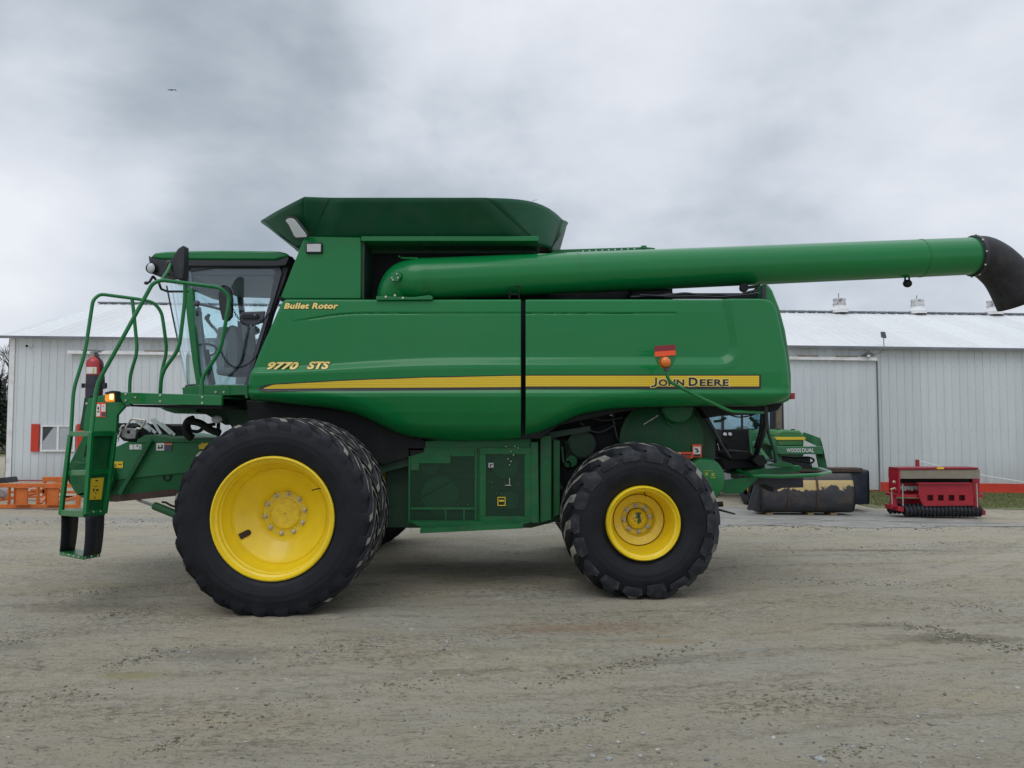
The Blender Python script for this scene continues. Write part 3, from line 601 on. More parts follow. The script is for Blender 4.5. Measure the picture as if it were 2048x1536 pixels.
# ------------------------------------------------------------------ trees and pole beyond the barn's left end
lf = [mat('needles_dark', (.012, .028, .014), .8), mat('needles_green', (.022, .045, .020), .8)]
bark = mat('bark', (.07, .06, .052), .95, var=.3, vscale=8)
def conifer(x, y, h, label):
    t = empty('conifer_tree', (x, y, 0), label, 'tree', 'evergreen trees beyond the left end of the barn')
    mb = MB(); mb.tube([(x, y, -.5), (x, y, h*.9)], .2, 8, rs=[.22, .03]); part('trunk', mb, bark, t)
    mb = MB()
    for i in range(2600):
        u = random.random()**.8; z = .6 + u*(h-.6); r = (1-u)**.8*h*.24*random.uniform(.3, 1.1)*(1+.25*math.sin(z*5)); a = random.uniform(0, 2*PI)
        c = Vector((x+r*math.cos(a), y+r*math.sin(a), z-r*.25)); d = Vector((math.cos(a), math.sin(a), random.uniform(-.6, .1)))*random.uniform(.15, .4); s = Vector((-math.sin(a), math.cos(a), random.uniform(-.3, .3)))*random.uniform(.05, .14)
        mb.mi = random.randrange(2); mb.add([c-s, c+s, c+d], [(0, 1, 2)])
    part('crown', mb, lf, t, fixn=False)
def bare_tree(x, y, h, label):
    t = empty('bare_tree', (x, y, 0), label, 'tree', 'leafless trees beyond the left end of the barn')
    mb = MB(); mb.tube([(x, y, -.5), (x+.1, y, h*.3), (x, y, h*.62)], .2, 8, rs=[.2, .15, .07]); part('trunk', mb, bark, t)
    mb = MB()
    def br(p, d, l, r, k):
        q = p + d*l; mid = p + d*l*.5 + Vector((random.uniform(-.1, .1), random.uniform(-.1, .1), .05))*l
        mb.tube([p, mid, q], r, 4, cap=False, rs=[r, r*.75, r*.5])
        if k:
            for _ in range(4 if k > 1 else 5):
                e = (d + Vector((random.uniform(-.8, .8), random.uniform(-.8, .8), random.uniform(-.1, .8)))).normalized(); br(p + d*l*random.uniform(.4, 1), e, l*random.uniform(.5, .75), r*.5, k-1)
    for i in range(7):
        a = i*2.4; br(Vector((x, y, h*(.25+.05*i))), Vector((math.cos(a)*.7, math.sin(a)*.7, .8)).normalized(), h*.26, .07, 3)
    part('crown', mb, bark, t, fixn=False)
for i, (x, y, h) in enumerate(((-27.6, 40, 5.4), (-30.5, 43, 6.2), (-25.9, 38.5, 4.2))):
    conifer(x, y, h, ['dark green conifer just left of the barn corner', 'taller dark conifer farther left behind the barn corner', 'small dark conifer half hidden by the barn corner'][i])
for i, (x, y, h) in enumerate(((-33, 50, 7.4), (-35.8, 52, 7.0))):
    bare_tree(x, y, h, ['bare grey branched tree rising over the conifers beside the barn', 'bare tree at the far left edge beyond the conifers'][i])

# ------------------------------------------------------------------ combine harvester
cmb = empty('combine_harvester', (-.4, 9.4, 0), 'large green combine harvester with yellow wheels, long unloading auger and black spout', 'combine harvester')
YC = 9.4
# --- side panels
PY = 7.9
def lerp_tab(t, x):
    if x <= t[0][0]: return t[0][1]
    for (a, b), (c, d) in zip(t, t[1:]):
        if x <= c:
            k = (x-a)/(c-a); return b + (d-b)*k
    return t[-1][1]
def hermite_tab(t, x):                           # smooth curve through the table
    if x <= t[0][0]: return t[0][1]
    n = len(t)
    for i in range(n-1):
        a, b = t[i]; c, d = t[i+1]
        if x <= c:
            h = c-a; k = (x-a)/h
            def sl(j):
                if j <= 0 or j >= n-1: j0, j1 = max(0, j-1), min(n-1, j+1)
                else: j0, j1 = j-1, j+1
                return (t[j1][1]-t[j0][1])/(t[j1][0]-t[j0][0])
            m0, m1 = sl(i)*h, sl(i+1)*h
            return (2*k**3-3*k**2+1)*b + (k**3-2*k**2+k)*m0 + (-2*k**3+3*k**2)*d + (k**3-k**2)*m1
    return t[-1][1]
PROF = [(598, .0), (624, .012), (627, .012), (660, .012), (705, .003), (714, .003), (718, .012), (730, .050), (737, .055), (748, .051), (776, .041), (780, .044), (787, .062), (794, .062), (806, .044), (825, .010), (850, -.05), (875, -.14), (900, -.24)]
BOT = [(497, 801), (540, 804), (600, 811), (650, 816), (700, 826), (730, 838), (760, 853), (790, 868), (830, 878), (880, 883), (960, 884), (1042, 881), (1053, 874), (1085, 864), (1114, 851), (1156, 832), (1200, 822), (1239, 817), (1340, 813), (1450, 812), (1530, 812), (1560, 808), (1583, 800)]
def sstep(a, b, x): t = min(max((x-a)/(b-a), 0), 1); return t*t*(3-2*t)
def disp(px, py):
    # the crease lines sweep down towards the front and end in a corner at the rear
    sh = 26*(1 - sstep(500, 1000, px))**1.6
    q = py
    if 700 <= py < 776: q = 700 + (py-700-sh)*(76/(76-sh)) if py > 700+sh else 700
    d = lerp_tab(PROF, q)
    # rear corner: the big shallow field ends before the tail, where the shield stays full
    if px > 1360 and py < 745:
        xc = 1441 + (py-598)*.17; rr = 26.0; dx = px-(xc-rr); dy = py-(714-rr)
        sd = (math.hypot(dx, dy)-rr) if dx > 0 and dy > 0 else max(dx, dy)-rr
        d = lerp_tab(PROF, min(714 + sd, 745)) if sd > 0 else min(d, .012)
    # upper groove
    gy = 627 + 14*(1 - sstep(585, 760, px))**2
    if 585 < px < 1356:
        w = abs(py-gy); d -= .011*max(0, 1 - w/2.6)*sstep(585, 640, px)*sstep(1356, 1346, px)
        if py < gy: d += .004
    return d
RX = [(598, 1528), (601, 1538), (606, 1545), (616, 1551), (640, 1557), (680, 1566), (720, 1573), (760, 1578), (790, 1580), (800, 1576), (815, 1560), (830, 1548)]
LX = [(598, 570), (602, 565), (608, 561), (640, 547), (700, 520), (730, 508), (750, 502), (770, 498), (800, 497), (900, 497)]
def panel(x0, x1, lx, rx, name):
    def fn(u, v):
        u2 = .5 - .5*math.cos(PI*u) if False else u
        X0 = x0 + u2*(x1-x0); zb = hermite_tab(BOT, X0); py = 598 + (zb-598)*v
        l = lerp_tab(LX, py) if lx else x0; r = hermite_tab(RX, py) if rx else x1
        px = X0 + (l-x0)*(1-u2)**2*1.0 + (r-x1)*u2**2 if True else 0
        px = l + (r-l)*u2 if (lx or rx) else X0
        zb = hermite_tab(BOT, px) if not rx or px < 1540 else zb; py = 598 + (zb-598)*v
        d = disp(px, py)
        e = min(px-l, r-px); R = 7.0 if not (lx and px-l < r-px) else 12.0
        if (not rx and r-px < px-l) or (not lx and px-l < r-px): R = 3.0
        if rx and r-px < px-l: R = 22.0
        if e < R: d -= .005*R/2*.9*(1-math.sqrt(max(0, 1-(1-e/R)**2)))
        et = py-598; 
        if et < 5: d -= .03*(1-math.sqrt(max(0, 1-(1-et/5)**2)))
        eb = zb-py
        Rb = 34.0
        if eb < Rb: d -= .15*(1-math.sqrt(max(0, 1-(1-eb/Rb)**2)))
        q = P(px, py, PY); return Vector((q.x, PY-d, q.z))
    mb = MB(); nu, nv = (190, 150) if not (rx and False) else (200, 150)
    # u spacing refined near both ends
    us = sorted(set([i/nu for i in range(nu+1)] + [k*.0009 for k in range(1, 12)] + [1-k*.0012 for k in range(1, 26)]))
    vs_ = sorted(set([j/nv for j in range(nv+1)] + [k*.002 for k in range(1, 8)]))
    V = [fn(u, v) for v in vs_ for u in us]; a = len(us); b = len(vs_)
    mb.add(V, [(j*a+i, (j+1)*a+i, (j+1)*a+i+1, j*a+i+1) for j in range(b-1) for i in range(a-1)])
    o = part(name, mb, 'green_panel', cmb, ang=60, fixn=False)
    s = o.modifiers.new('thickness', 'SOLIDIFY'); s.thickness = .014; s.offset = -1
    return o
pf = panel(497, 1042, True, False, 'side_shield'); prr = panel(1051, 1580, False, True, 'side_shield')
for sh_, side in ((pf, 0), (prr, 1)):            # the same two shields on the far side
    me = sh_.data.copy(); co = np.empty(len(me.vertices)*3, np.float32); me.vertices.foreach_get('co', co); co = co.reshape(-1, 3); co[:, 1] *= -1; me.vertices.foreach_set('co', co.ravel()); me.flip_normals()
    o = sh_.copy(); o.data = me; C.objects.link(o); o.parent = cmb
def surf(px, py): return PY - disp(px, py)
# black moulding and ribbed yellow stripe lie on the shield
def strip(name, x0, x1, top, bot, m, proud, parent, nx=120, ny=8):
    mb = MB()
    def fn(u, v):
        px = x0+(x1-x0)*u; py = top(px) + (bot(px)-top(px))*v; q = P(px, py, surf(px, py)); q.y -= proud; return q
    nyv = ny; V = [fn(i/nx, j/nyv) for j in range(nyv+1) for i in range(nx+1)]; a = nx+1
    mb.add(V, [(j*a+i, (j+1)*a+i, (j+1)*a+i+1, j*a+i+1) for j in range(nyv) for i in range(nx)])
    return part(name, mb, m, parent, fixn=False, ang=60)
KT = [(516, 777), (519, 774), (530, 770), (545, 767.5), (700, 759), (850, 753.5), (1042, 749.5)]
KB = [(516, 777.5), (520, 781), (530, 783), (700, 782), (1042, 779.5)]
YT = [(528, 776.3), (546, 769.7), (700, 761), (850, 755.5), (1042, 751.5)]
YB = [(528, 777.5), (700, 776), (1042, 774)]
s1 = strip('trim_strip', 516, 1041.5, lambda x: lerp_tab(KT, x), lambda x: lerp_tab(KB, x), 'black', .002, pf); 
strip('stripe', 528, 1041.5, lambda x: lerp_tab(YT, x), lambda x: lerp_tab(YB, x), 'stripe', .004, s1) if False else strip('yellow_stripe', 528, 1041.5, lambda x: lerp_tab(YT, x), lambda x: lerp_tab(YB, x), 'stripe', .0045, pf)
strip('trim_strip', 1051.5, 1522, lambda x: 749.3, lambda x: 778.5, 'black', .002, prr)
strip('yellow_stripe', 1051.5, 1518, lambda x: 751.3, lambda x: 773, 'stripe', .0045, prr)
# lettering
fs_ = lambda a, b: surf(a, b)
ptext('lettering', '9770', (534, 724, 598, 739.5), fs_, 'black', pf, .085, .38, proud=.004, ref=.045); ptext('lettering', '9770', (534, 724, 598, 739.5), fs_, 'cream', pf, .045, .38, proud=.007)
ptext('lettering', 'STS', (614, 723, 661, 738.5), fs_, 'black', pf, .085, .38, proud=.004, ref=.045); ptext('lettering', 'STS', (614, 723, 661, 738.5), fs_, 'cream', pf, .045, .38, proud=.007)
ptext('lettering', 'Bullet Rotor', (568, 606, 677, 618), fs_, 'black', pf, .085, .25, proud=.004, ref=.045); ptext('lettering', 'Bullet Rotor', (568, 606, 677, 618), fs_, 'cream', pf, .045, .25, proud=.007, spacing=1.08)
for m_, off, pr_ in (('cream', .11, .006), ('black', .032, .010)):
    ptext('lettering', 'OHN', (1317, 758.5, 1368, 772), fs_, m_, prr, off, proud=pr_, ref=.032, spacing=1.06)
    ptext('lettering', 'D', (1377, 755, 1395, 772), fs_, m_, prr, off, proud=pr_, ref=.032)
    ptext('lettering', 'EERE', (1399, 758.5, 1457, 772), fs_, m_, prr, off, proud=pr_, ref=.032, spacing=1.1)
JP = [(1310.3, 755.5), (1314, 755.5), (1314, 768), (1312.5, 772), (1308, 774.3), (1302, 774.3), (1302, 771.3), (1306.5, 771.2), (1309.3, 769.5), (1310.3, 767)]
JC = [(1308.8, 754), (1315.5, 754), (1315.5, 768.5), (1313.8, 773.3), (1309, 775.8), (1300.5, 775.8), (1300.5, 769.8), (1306, 769.7), (1307.8, 768.3), (1308.8, 766)]
mb = MB(); mb.pp(JP, surf(1310, 765)-.0115, .001); part('lettering', mb, 'black', prr); mb = MB(); mb.pp(JC, surf(1310, 765)-.0075, .001); part('lettering', mb, 'cream', prr)
# --- main body behind the shields
mb = MB(); mb.pp([(585, 600), (1535, 600), (1535, 812), (1300, 815), (1240, 825), (1120, 850), (1080, 878), (840, 878), (760, 850), (700, 822), (540, 806), (520, 800), (520, 760)], 8.12, 2.56)
part('body', mb, 'blackm', cmb, bevel=.01)
mb = MB(); mb.pp([(492, 800), (560, 806), (720, 824), (800, 866), (850, 880), (850, 905), (770, 930), (600, 900), (500, 880)], 8.22, 2.36); mb.pp([(1050, 850), (1130, 835), (1300, 810), (1310, 980), (1080, 1000)], 8.72, 1.4); part('under_frame', mb, 'blackm', cmb, bevel=.01)
mb = MB(); mb.pp([(1524, 567), (1536, 566), (1546, 580), (1560, 615), (1572, 660), (1580, 710), (1584, 750), (1584, 785), (1582, 800), (1568, 806), (1524, 806)], 8.02, 2.76); part('rear_hood', mb, 'green', cmb, bevel=.03)
mb = MB(); mb.pp([(1524, 570), (1532, 568), (1532, 600), (1524, 600)], 7.99, .04); part('hood_seal', mb, 'black', cmb)
mb = MB(); mb.pbox(1582, 786, 1590, 798, 8.2, .1); part('tail_reflector', mb, 'red', cmb, bevel=.004)
# top rail and engine deck
mb = MB(); mb.pbox(1330, 586, 1525, 596, 8.2, .08); part('deck_rail', mb, 'black', cmb, bevel=.004)
mb = MB(); mb.ptube([(1262, 594, 8.15), (1340, 590, 8.15), (1370, 586, 8.15), (1400, 590, 8.15), (1432, 588, 8.15), (1470, 592, 8.15), (1500, 583, 8.15), (1522, 580, 8.15)], 8.15, .012, .05, 8)
mb.ptube([(1280, 590, 8.1), (1345, 593, 8.1), (1390, 592, 8.1), (1440, 594, 8.1), (1510, 588, 8.1)], 8.1, .01, .05, 8); part('hose', mb, 'black', cmb)
mb = MB(); mb.pbox(1262, 578, 1340, 598, 8.3, .5); mb.pbox(1262, 568, 1300, 598, 8.5, .5); part('air_filter', mb, 'blackm', cmb, bevel=.02)
q = P(1487, 576, 8.2); mb = MB(); mb.lathe([(.0, -.04), (.045, -.04), (.048, 0), (.03, .06), (0, .06)], q, 18); mb.bar(q, P(1520, 572, 8.2), .03); mb.bar(P(1505, 585, 8.2), P(1520, 568, 8.2), .02); part('rear_work_light', mb, 'blackm', cmb)
# body top behind the auger: radiator housing and deck
mb = MB(); mb.pbox(1078, 505, 1345, 604, 8.75, 1.9); part('engine_housing', mb, 'blackm', cmb, bevel=.02)
mb = MB(); mb.poly([P(1060, 501, 8.6), P(1290, 494, 8.6), P(1310, 496, 8.6), P(1310, 504, 8.6), P(1060, 508, 8.6)], (0, .05, 0)); mb.pbox(1283, 491, 1293, 497, 8.58, .06); rl = part('top_rail', mb, 'green', cmb)
mb = MB()
for k in range(9): q = P(1166+k*12.8, 502.5-k*.6, 8.58); mb.cyl(q, q+Vector((0, -.012, 0)), .010, 10)
part('rail_hole', mb, 'lens', rl)
# --- tank side: front box, top rail, dark bay behind the auger
mb = MB(); mb.pp([(609, 472), (722, 474), (722, 598), (569, 598), (561, 594)], 8.0, .42); tb = part('tank_front_panel', mb, 'green_panel', cmb, bevel=.012)
mb = MB(); mb.pp([(558, 593), (724, 593), (724, 600), (558, 600)], 8.03, .4); part('panel_gap', mb, 'blackm', cmb)
mb = MB(); mb.pbox(722, 472, 1077, 482, 7.98, .46); part('bay_top_rail', mb, 'green', cmb, bevel=.006)
mb = MB(); mb.pbox(700, 476, 1100, 604, 8.5, 1.75); mb.pp([(610, 476), (722, 476), (722, 603), (575, 603)], 8.45, 1.8); part('grain_tank', mb, 'blackm', cmb)
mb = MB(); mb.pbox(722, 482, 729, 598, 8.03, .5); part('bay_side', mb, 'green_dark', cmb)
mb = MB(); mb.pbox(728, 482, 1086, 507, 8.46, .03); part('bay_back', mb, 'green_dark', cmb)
# side lamp on the front box
mb = MB(); mb.pbox(611, 485, 644, 506, 7.965, .05); lh = part('side_lamp', mb, 'black', cmb, bevel=.008)
mb = MB(); mb.pbox(613.5, 487.5, 641.5, 503.5, 7.955, .02); part('lamp_lens', mb, 'lens', lh, bevel=.005)
# --- flared tank extension
zb, zt = 3.63, 4.03
base = [(-2.18, 8.12), (.30, 8.12), (.42, 8.25), (.42, 10.55), (.30, 10.68), (-2.18, 10.68), (-2.30, 10.55), (-2.30, 8.25)]
top = [(-1.84, 7.72), (-.26, 7.72), (.57, 8.58), (.57, 10.22), (-.26, 11.08), (-1.84, 11.08), (-2.79, 10.26), (-2.79, 8.54)]
topx = {2: (.63, 8.80), 3: (.63, 10.0), 6: (-2.85, 10.02), 7: (-2.85, 8.78)}
# near panel, corners, front and rear panels; the corner pieces carry a kinked upper edge
def fpanel(b0, b1, t0, t1, name, m, bulge=0, extra=None, nn=10, zt0=zt, zt1=zt):
    mb = MB(); V = []; A, B = Vector((*b0, zb)), Vector((*b1, zb)); Cc, D = Vector((*t0, zt0)), Vector((*t1, zt1)); nrm = ((B-A).cross(Cc-A)).normalized()
    for j in range(nn+1):
        for i in range(nn+1):
            u, v = i/nn, j/nn; p = A.lerp(B, u).lerp(Cc.lerp(D, u), v); V.append(p + nrm*bulge*math.sin(PI*u)*v*2)
    mb.add(V, [(j*(nn+1)+i, j*(nn+1)+i+1, (j+1)*(nn+1)+i+1, (j+1)*(nn+1)+i) for j in range(nn) for i in range(nn)])
    o = part(name, mb, m, cmb, ang=50, fixn=False); s = o.modifiers.new('t', 'SOLIDIFY'); s.thickness = .012; s.offset = 0; return o
def ring(k): return base[k % 8], base[(k+1) % 8], top[k % 8], top[(k+1) % 8]
bulges = [0, .05, 0, .05, 0, .05, 0, .05]
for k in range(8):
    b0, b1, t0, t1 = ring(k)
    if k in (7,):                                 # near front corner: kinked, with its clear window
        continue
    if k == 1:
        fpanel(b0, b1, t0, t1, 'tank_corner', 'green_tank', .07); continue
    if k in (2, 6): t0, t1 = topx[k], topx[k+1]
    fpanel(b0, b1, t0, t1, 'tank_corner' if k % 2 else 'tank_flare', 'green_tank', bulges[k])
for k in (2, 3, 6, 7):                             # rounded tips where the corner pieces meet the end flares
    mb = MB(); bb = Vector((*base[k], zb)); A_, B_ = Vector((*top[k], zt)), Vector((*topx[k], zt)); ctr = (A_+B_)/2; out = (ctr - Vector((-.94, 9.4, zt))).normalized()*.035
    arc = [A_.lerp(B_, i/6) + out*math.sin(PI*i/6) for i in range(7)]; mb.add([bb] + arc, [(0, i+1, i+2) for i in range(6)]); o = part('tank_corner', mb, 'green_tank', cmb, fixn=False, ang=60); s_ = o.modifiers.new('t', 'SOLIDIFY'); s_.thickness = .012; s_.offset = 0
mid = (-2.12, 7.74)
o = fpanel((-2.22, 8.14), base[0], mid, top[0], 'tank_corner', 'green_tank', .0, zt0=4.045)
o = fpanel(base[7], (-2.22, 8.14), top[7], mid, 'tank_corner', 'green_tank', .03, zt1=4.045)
# window of the corner piece, laid on its outer face
A, B, Cc, D = Vector((*base[7], zb)), Vector((-2.22, 8.14, zb)), Vector((*top[7], zt)), Vector((*mid, 4.045))
nrm = ((B-A).cross(Cc-A)).normalized()
if nrm.y > 0: nrm = -nrm
def cpt(px, py):                                   # point of that face seen through a photo pixel
    o_ = Vector((0, 0, CAMZ)); d = P(px, py, 8) - o_; t = (B - o_).dot(nrm)/d.dot(nrm); return o_ + d*t
wpts = fillet([cpt(*q) for q in ((583, 434), (590, 433), (597, 436), (619, 464), (622, 470), (606, 471), (598, 471), (585, 444), (579, 438), (583, 434))], .03, 3)[:-1]
wfr = fillet([cpt(*q) for q in ((581, 431), (590, 430), (599, 433), (622, 463), (625, 473), (606, 474), (595, 474), (581, 446), (576, 438), (581, 431))], .03, 3)[:-1]
mb = MB(); mb.poly([p + nrm*.045 for p in wfr], nrm*-.01); wf = part('window_seal', mb, 'black', cmb, fixn=True)
mb = MB(); mb.poly([p + nrm*.052 for p in wpts], nrm*-.008); part('tank_window', mb, mat('sky_bright_pane', (.72, .74, .77), .3), wf)  # opaque pale colour stands in for sky light through the clear pane
mb = MB(); mb.bar((-.93, 7.94, zb+.25), (-.80, 7.94, zb+.25), .012, .02); part('flare_handle', mb, 'green', cmb)
mb = MB(); a = P(1060, 406, 8.0); mb.tube(fillet([a, a+Vector((.04, 0, .03)), a+Vector((.08, 0, .035))], .02), .002, 5); part('wire', mb, 'dgrey', cmb)
mb = MB(); mb.ptube([(1092, 494), (1096, 486), (1104, 481), (1108, 490), (1100, 497)], 8.4, .010, .02, 8); mb.pbox(1080, 494, 1100, 503, 8.4, .1); part('latch', mb, 'blackm', cmb)
# --- unloading auger
def lin(a, b, t): return a + (b-a)*t
p0, p1 = P(842, 559, 8.02), P(1946, 512, 8.62); R0 = .222
ax = (p1-p0).normalized()
mb = MB(); mb.tube([p0 + (p1-p0)*k/24 for k in range(25)], R0, 48, rs=[R0 - .012*k/24 for k in range(25)])
au = part('auger_tube', mb, 'green_panel', cmb, ang=50)
mb = MB()
for px, w in ((848, .01), (855, .006), (1142, .012), (1838, .012), (1948, .02)):
    k = (px-842)/(1952-842); c = p0.lerp(p1, k); mb.tube([c-ax*w, c+ax*w], R0-.012*k+.0035, 48)
part('auger_band', mb, 'green', au)
el = fillet([p0 + ax*.02, p0 - ax*.06, P(806, 563, 8.06), P(793, 584, 8.10), P(789, 601, 8.13), P(788, 625, 8.14)], .12, 6)
mb = MB(); mb.tube(el, R0, 40, rs=[lin(R0, .185, i/(len(el)-1)) for i in range(len(el))]); part('auger_elbow', mb, 'green_panel', au, ang=50)
mb = MB(); mb.pp([(752, 592), (826, 594), (860, 590), (866, 594), (864, 599), (752, 600)], 7.86, .3); mb.pp([(779, 551), (797, 540), (803, 552), (796, 563), (782, 562)], 7.80, .02); part('elbow_flange', mb, 'green', au, bevel=.004)
mb = MB()
for a, b in ((784, 556), (796, 556), (786, 560), (794, 548)): q = P(a, b, 7.80); mb.cyl(q, q-Vector((0, .012, 0)), .008, 8)
for a, b in ((772, 594), (790, 591), (806, 596)): q = P(a, b, 7.85); mb.cyl(q, q-Vector((0, .015, 0)), .012, 8)
part('flange_bolt', mb, 'steel', au)
mb = MB(); mb.tube([P(803, 516, 8.1), P(836, 517, 8.0)], .012, 8); mb.ball(P(799, 513, 8.08), .012); mb.ball(P(834, 518, 7.95), .01); part('hinge_rod', mb, 'green', au)
mb = MB(); mb.bar(P(1019, 572, 7.95), P(1019, 598, 7.95), .012); mb.bar(P(1038, 572, 7.95), P(1038, 598, 7.95), .012); mb.bar(P(1018, 572, 7.95), P(1039, 572, 7.95), .012); mb.bar(P(1018, 588, 7.95), P(1039, 588, 7.95), .012); part('auger_rest', mb, 'blackm', cmb)
# black rubber spout
sp = [p1 - ax*.03, p1 + ax*.10, P(1984, 522, 8.68), P(2010, 545, 8.70), P(2026, 574, 8.72), P(2040, 606, 8.73)]
spf = fillet(sp, .25, 8); n = len(spf)
mb = MB(); rs = []
for i in range(n): t = i/(n-1); rs.append(.223 + .014*min(t*1.5, 1))
mb.tube(spf, .22, 36, cap=False, rs=rs)
mb.v = [(v[0], v[1], v[2]) for v in mb.v]
so = part('auger_spout', mb, mat('spout_rubber', (.012, .012, .016), .62, var=.25, vscale=6, bump=.003, bscale=14, dust=((.09, .08, .075), .4, 6)), cmb, ang=60, fixn=False); s_ = so.modifiers.new('t', 'SOLIDIFY'); s_.thickness = .012
mb = MB(); mb.tube([p1 - ax*.01, p1 + ax*.03], .232, 40); cl_ = part('clamp_band', mb, 'black', so)
mb = MB()
for k in range(10):
    a = 2*PI*k/10; u = Vector((0, 1, 0)).cross(ax).normalized(); c = p1 + ax*.01 + (Vector((0, 1, 0))*math.cos(a) + u*math.sin(a))*.236; mb.ball(c, .012, n=5)
part('clamp_bolt', mb, 'steel', so)
mb = MB(); q0, q1 = P(2032, 520, 8.60), P(2047, 556, 8.60); mb.bar(q0, q1, .02, .05); part('spout_strap', mb, 'black', so)
# work light hanging from the tube
q = P(1815, 567, 8.55); mb = MB(); mb.ball(q, .05, 1, .8, .9); mb.bar(q+Vector((-.03, 0, .02)), q+Vector((-.02, 0, .10)), .015); mb.bar(q+Vector((.02, 0, .02)), q+Vector((.02, 0, .10)), .015); part('auger_light', mb, 'blackm', au)
# --- wheels, built round their own hub, axis along Y, outer side facing -Y
def tyre(R, w, rr, nl, lugw, lugh, Y0, turn=.42, side=.10, flat=0.0, seg=96, bend=.5):
    """R outer radius over the lugs, w section width, rr rim radius, nl lugs a side; Y0 near sidewall"""
    mb = MB(); Rc = R - lugh; c = Y0 + w/2; hw = w/2
    def cy(r): k = min(max((r-rr-.03)/(Rc-.02-rr-.03), 0), 1); return .84+.03*k+.13*math.sin(PI*k)**.8
    prof = [(rr-.012, -hw*.72), (rr+.01, -hw*.80), (rr+.03, -hw*.84)]
    for k in range(1, 23):
        r = rr+.03 + (Rc-(.02 if side < .15 else .05)-rr-.03)*k/22; prof.append((r, -hw*cy(r) - (.0025 if k in (3, 9, 13) else 0)))
    prof += [(Rc-.006, -hw*.78), (Rc, -hw*.6), (Rc+.004, 0)] if side < .15 else [(Rc-.012, -hw*.74), (Rc-.003, -hw*.5), (Rc+.004, 0)]
    prof += [(r, -y) for r, y in reversed(prof[:-1])]
    mb.lathe([(r, y + c) for r, y in prof], (0, 0, 0), seg)
    for sgn in (-1, 1):
        for i in range(nl):
            a0 = 2*PI*(i + (.5 if sgn > 0 else 0))/nl + random.uniform(-.006, .006)
            jt = random.uniform(.85, 1.15)
            if side < .15: st = [(-.14, R-side*jt, cy(R-side*jt)-.01, .5, 1.7), (-.07, R-side*.55, cy(R-side*.55)+.055, 1.0, 1.4), (0, R-.030, .90, 1.0, 1.2), (.05, R-.007, .82, 1, 1.05), (.32, R, .58, 1, .9), (.7, R+.001, .28, 1, .85), (1.0, R, .0, .9, .8), (1.08, R-.012, -.06, .8, .8)]
            else: st = [(-.36, R-side*jt, cy(R-side*jt)+.045, .8, 1.65), (-.18, R-side*.55, cy(R-side*.55)+.10, 1.0, 1.75), (-.02, R-.075, .97, 1.0, 1.3), (.05, R-.028, .87, 1, 1.05), (.32, R-.006, .60, 1, .8), (.7, R+.001, .28, 1, .75), (1.0, R, .0, .9, .7), (1.08, R-.012, -.06, .8, .7)]
            V = []; nst = len(st)
            for s_, r, y, hk, wk in st:
                a = a0 + turn*max(s_, 0)**(1-bend*.3) - .04*max(-s_, 0)*3*0; ww = lugw*wk/2
                yy = c + sgn*hw*y; rb = max(min(r - .012, Rc-(.014 if side < .15 else .02)), rr+.05)
                for dr, k in ((rb, -1.25), (r*1.0, -.8 if dr_ok else -.8), (r*1.0, .8), (rb, 1.25)) if False else ((rb, -1.5), (r, -.85), (r, .85), (rb, 1.5)):
                    ang = a + k*ww/R; V.append((dr_ * math.cos(ang), yy, dr_ * math.sin(ang)) if False else (dr*math.cos(ang), yy, dr*math.sin(ang)))
            if flat: pass
            o = len(mb.v); mb.v += V
            for j in range(nst-1):
                for k in range(3):
                    q = (o+j*4+k, o+j*4+k+1, o+(j+1)*4+k+1, o+(j+1)*4+k); mb.f.append(q if sgn < 0 else q[::-1]); mb.m.append(1 if (k == 1 and j >= 3) or (k == 1 and j == 2 and random.random() < .5) else 2)
            mb.f += [(o, o+1, o+2, o+3), (o+nst*4-4, o+nst*4-1, o+nst*4-2, o+nst*4-3)]; mb.m += [2, 2]
    if flat:                                       # the loaded tyre stands on a flat patch and bulges a little there
        lo = -R + flat; V = []
        for x, y, z in mb.v:
            if z < lo + .12:
                k = min(1, (lo+.12-z)/(.12+flat)); y = c + (y-c)*(1+.06*k); z = max(z, lo - .006*math.sin(x*40)*0)
            V.append((x, y, z))
        mb.v = V
    return mb
dr_ok = True; dr_ = 0
def wheel(loc, rotz, kind, name='wheel'):
    pass
def cbolts(n, r, y, br, ph=0):
    out = []
    for k in range(n):
        a = 2*PI*k/n + ph; x, z = r*math.cos(a), r*math.sin(a); mb = MB()
        mb.lathe([(br*1.35, y), (br*1.35, y-.006), (br*1.0, y-.007), (br*.95, y-.028), (br*.55, y-.032), (br*.5, y-.045), (0, y-.046)], (x, 0, z), 6 if False else 12); out.append(mb)
    return out
def put_part(name, mb, mats, par, loc, **kw):
    """part whose mesh is given round loc"""
    mb.v = [(v[0]+loc[0], v[1]+loc[1], v[2]+loc[2]) for v in mb.v]; return part(name, mb, mats, par, origin=loc, **kw)
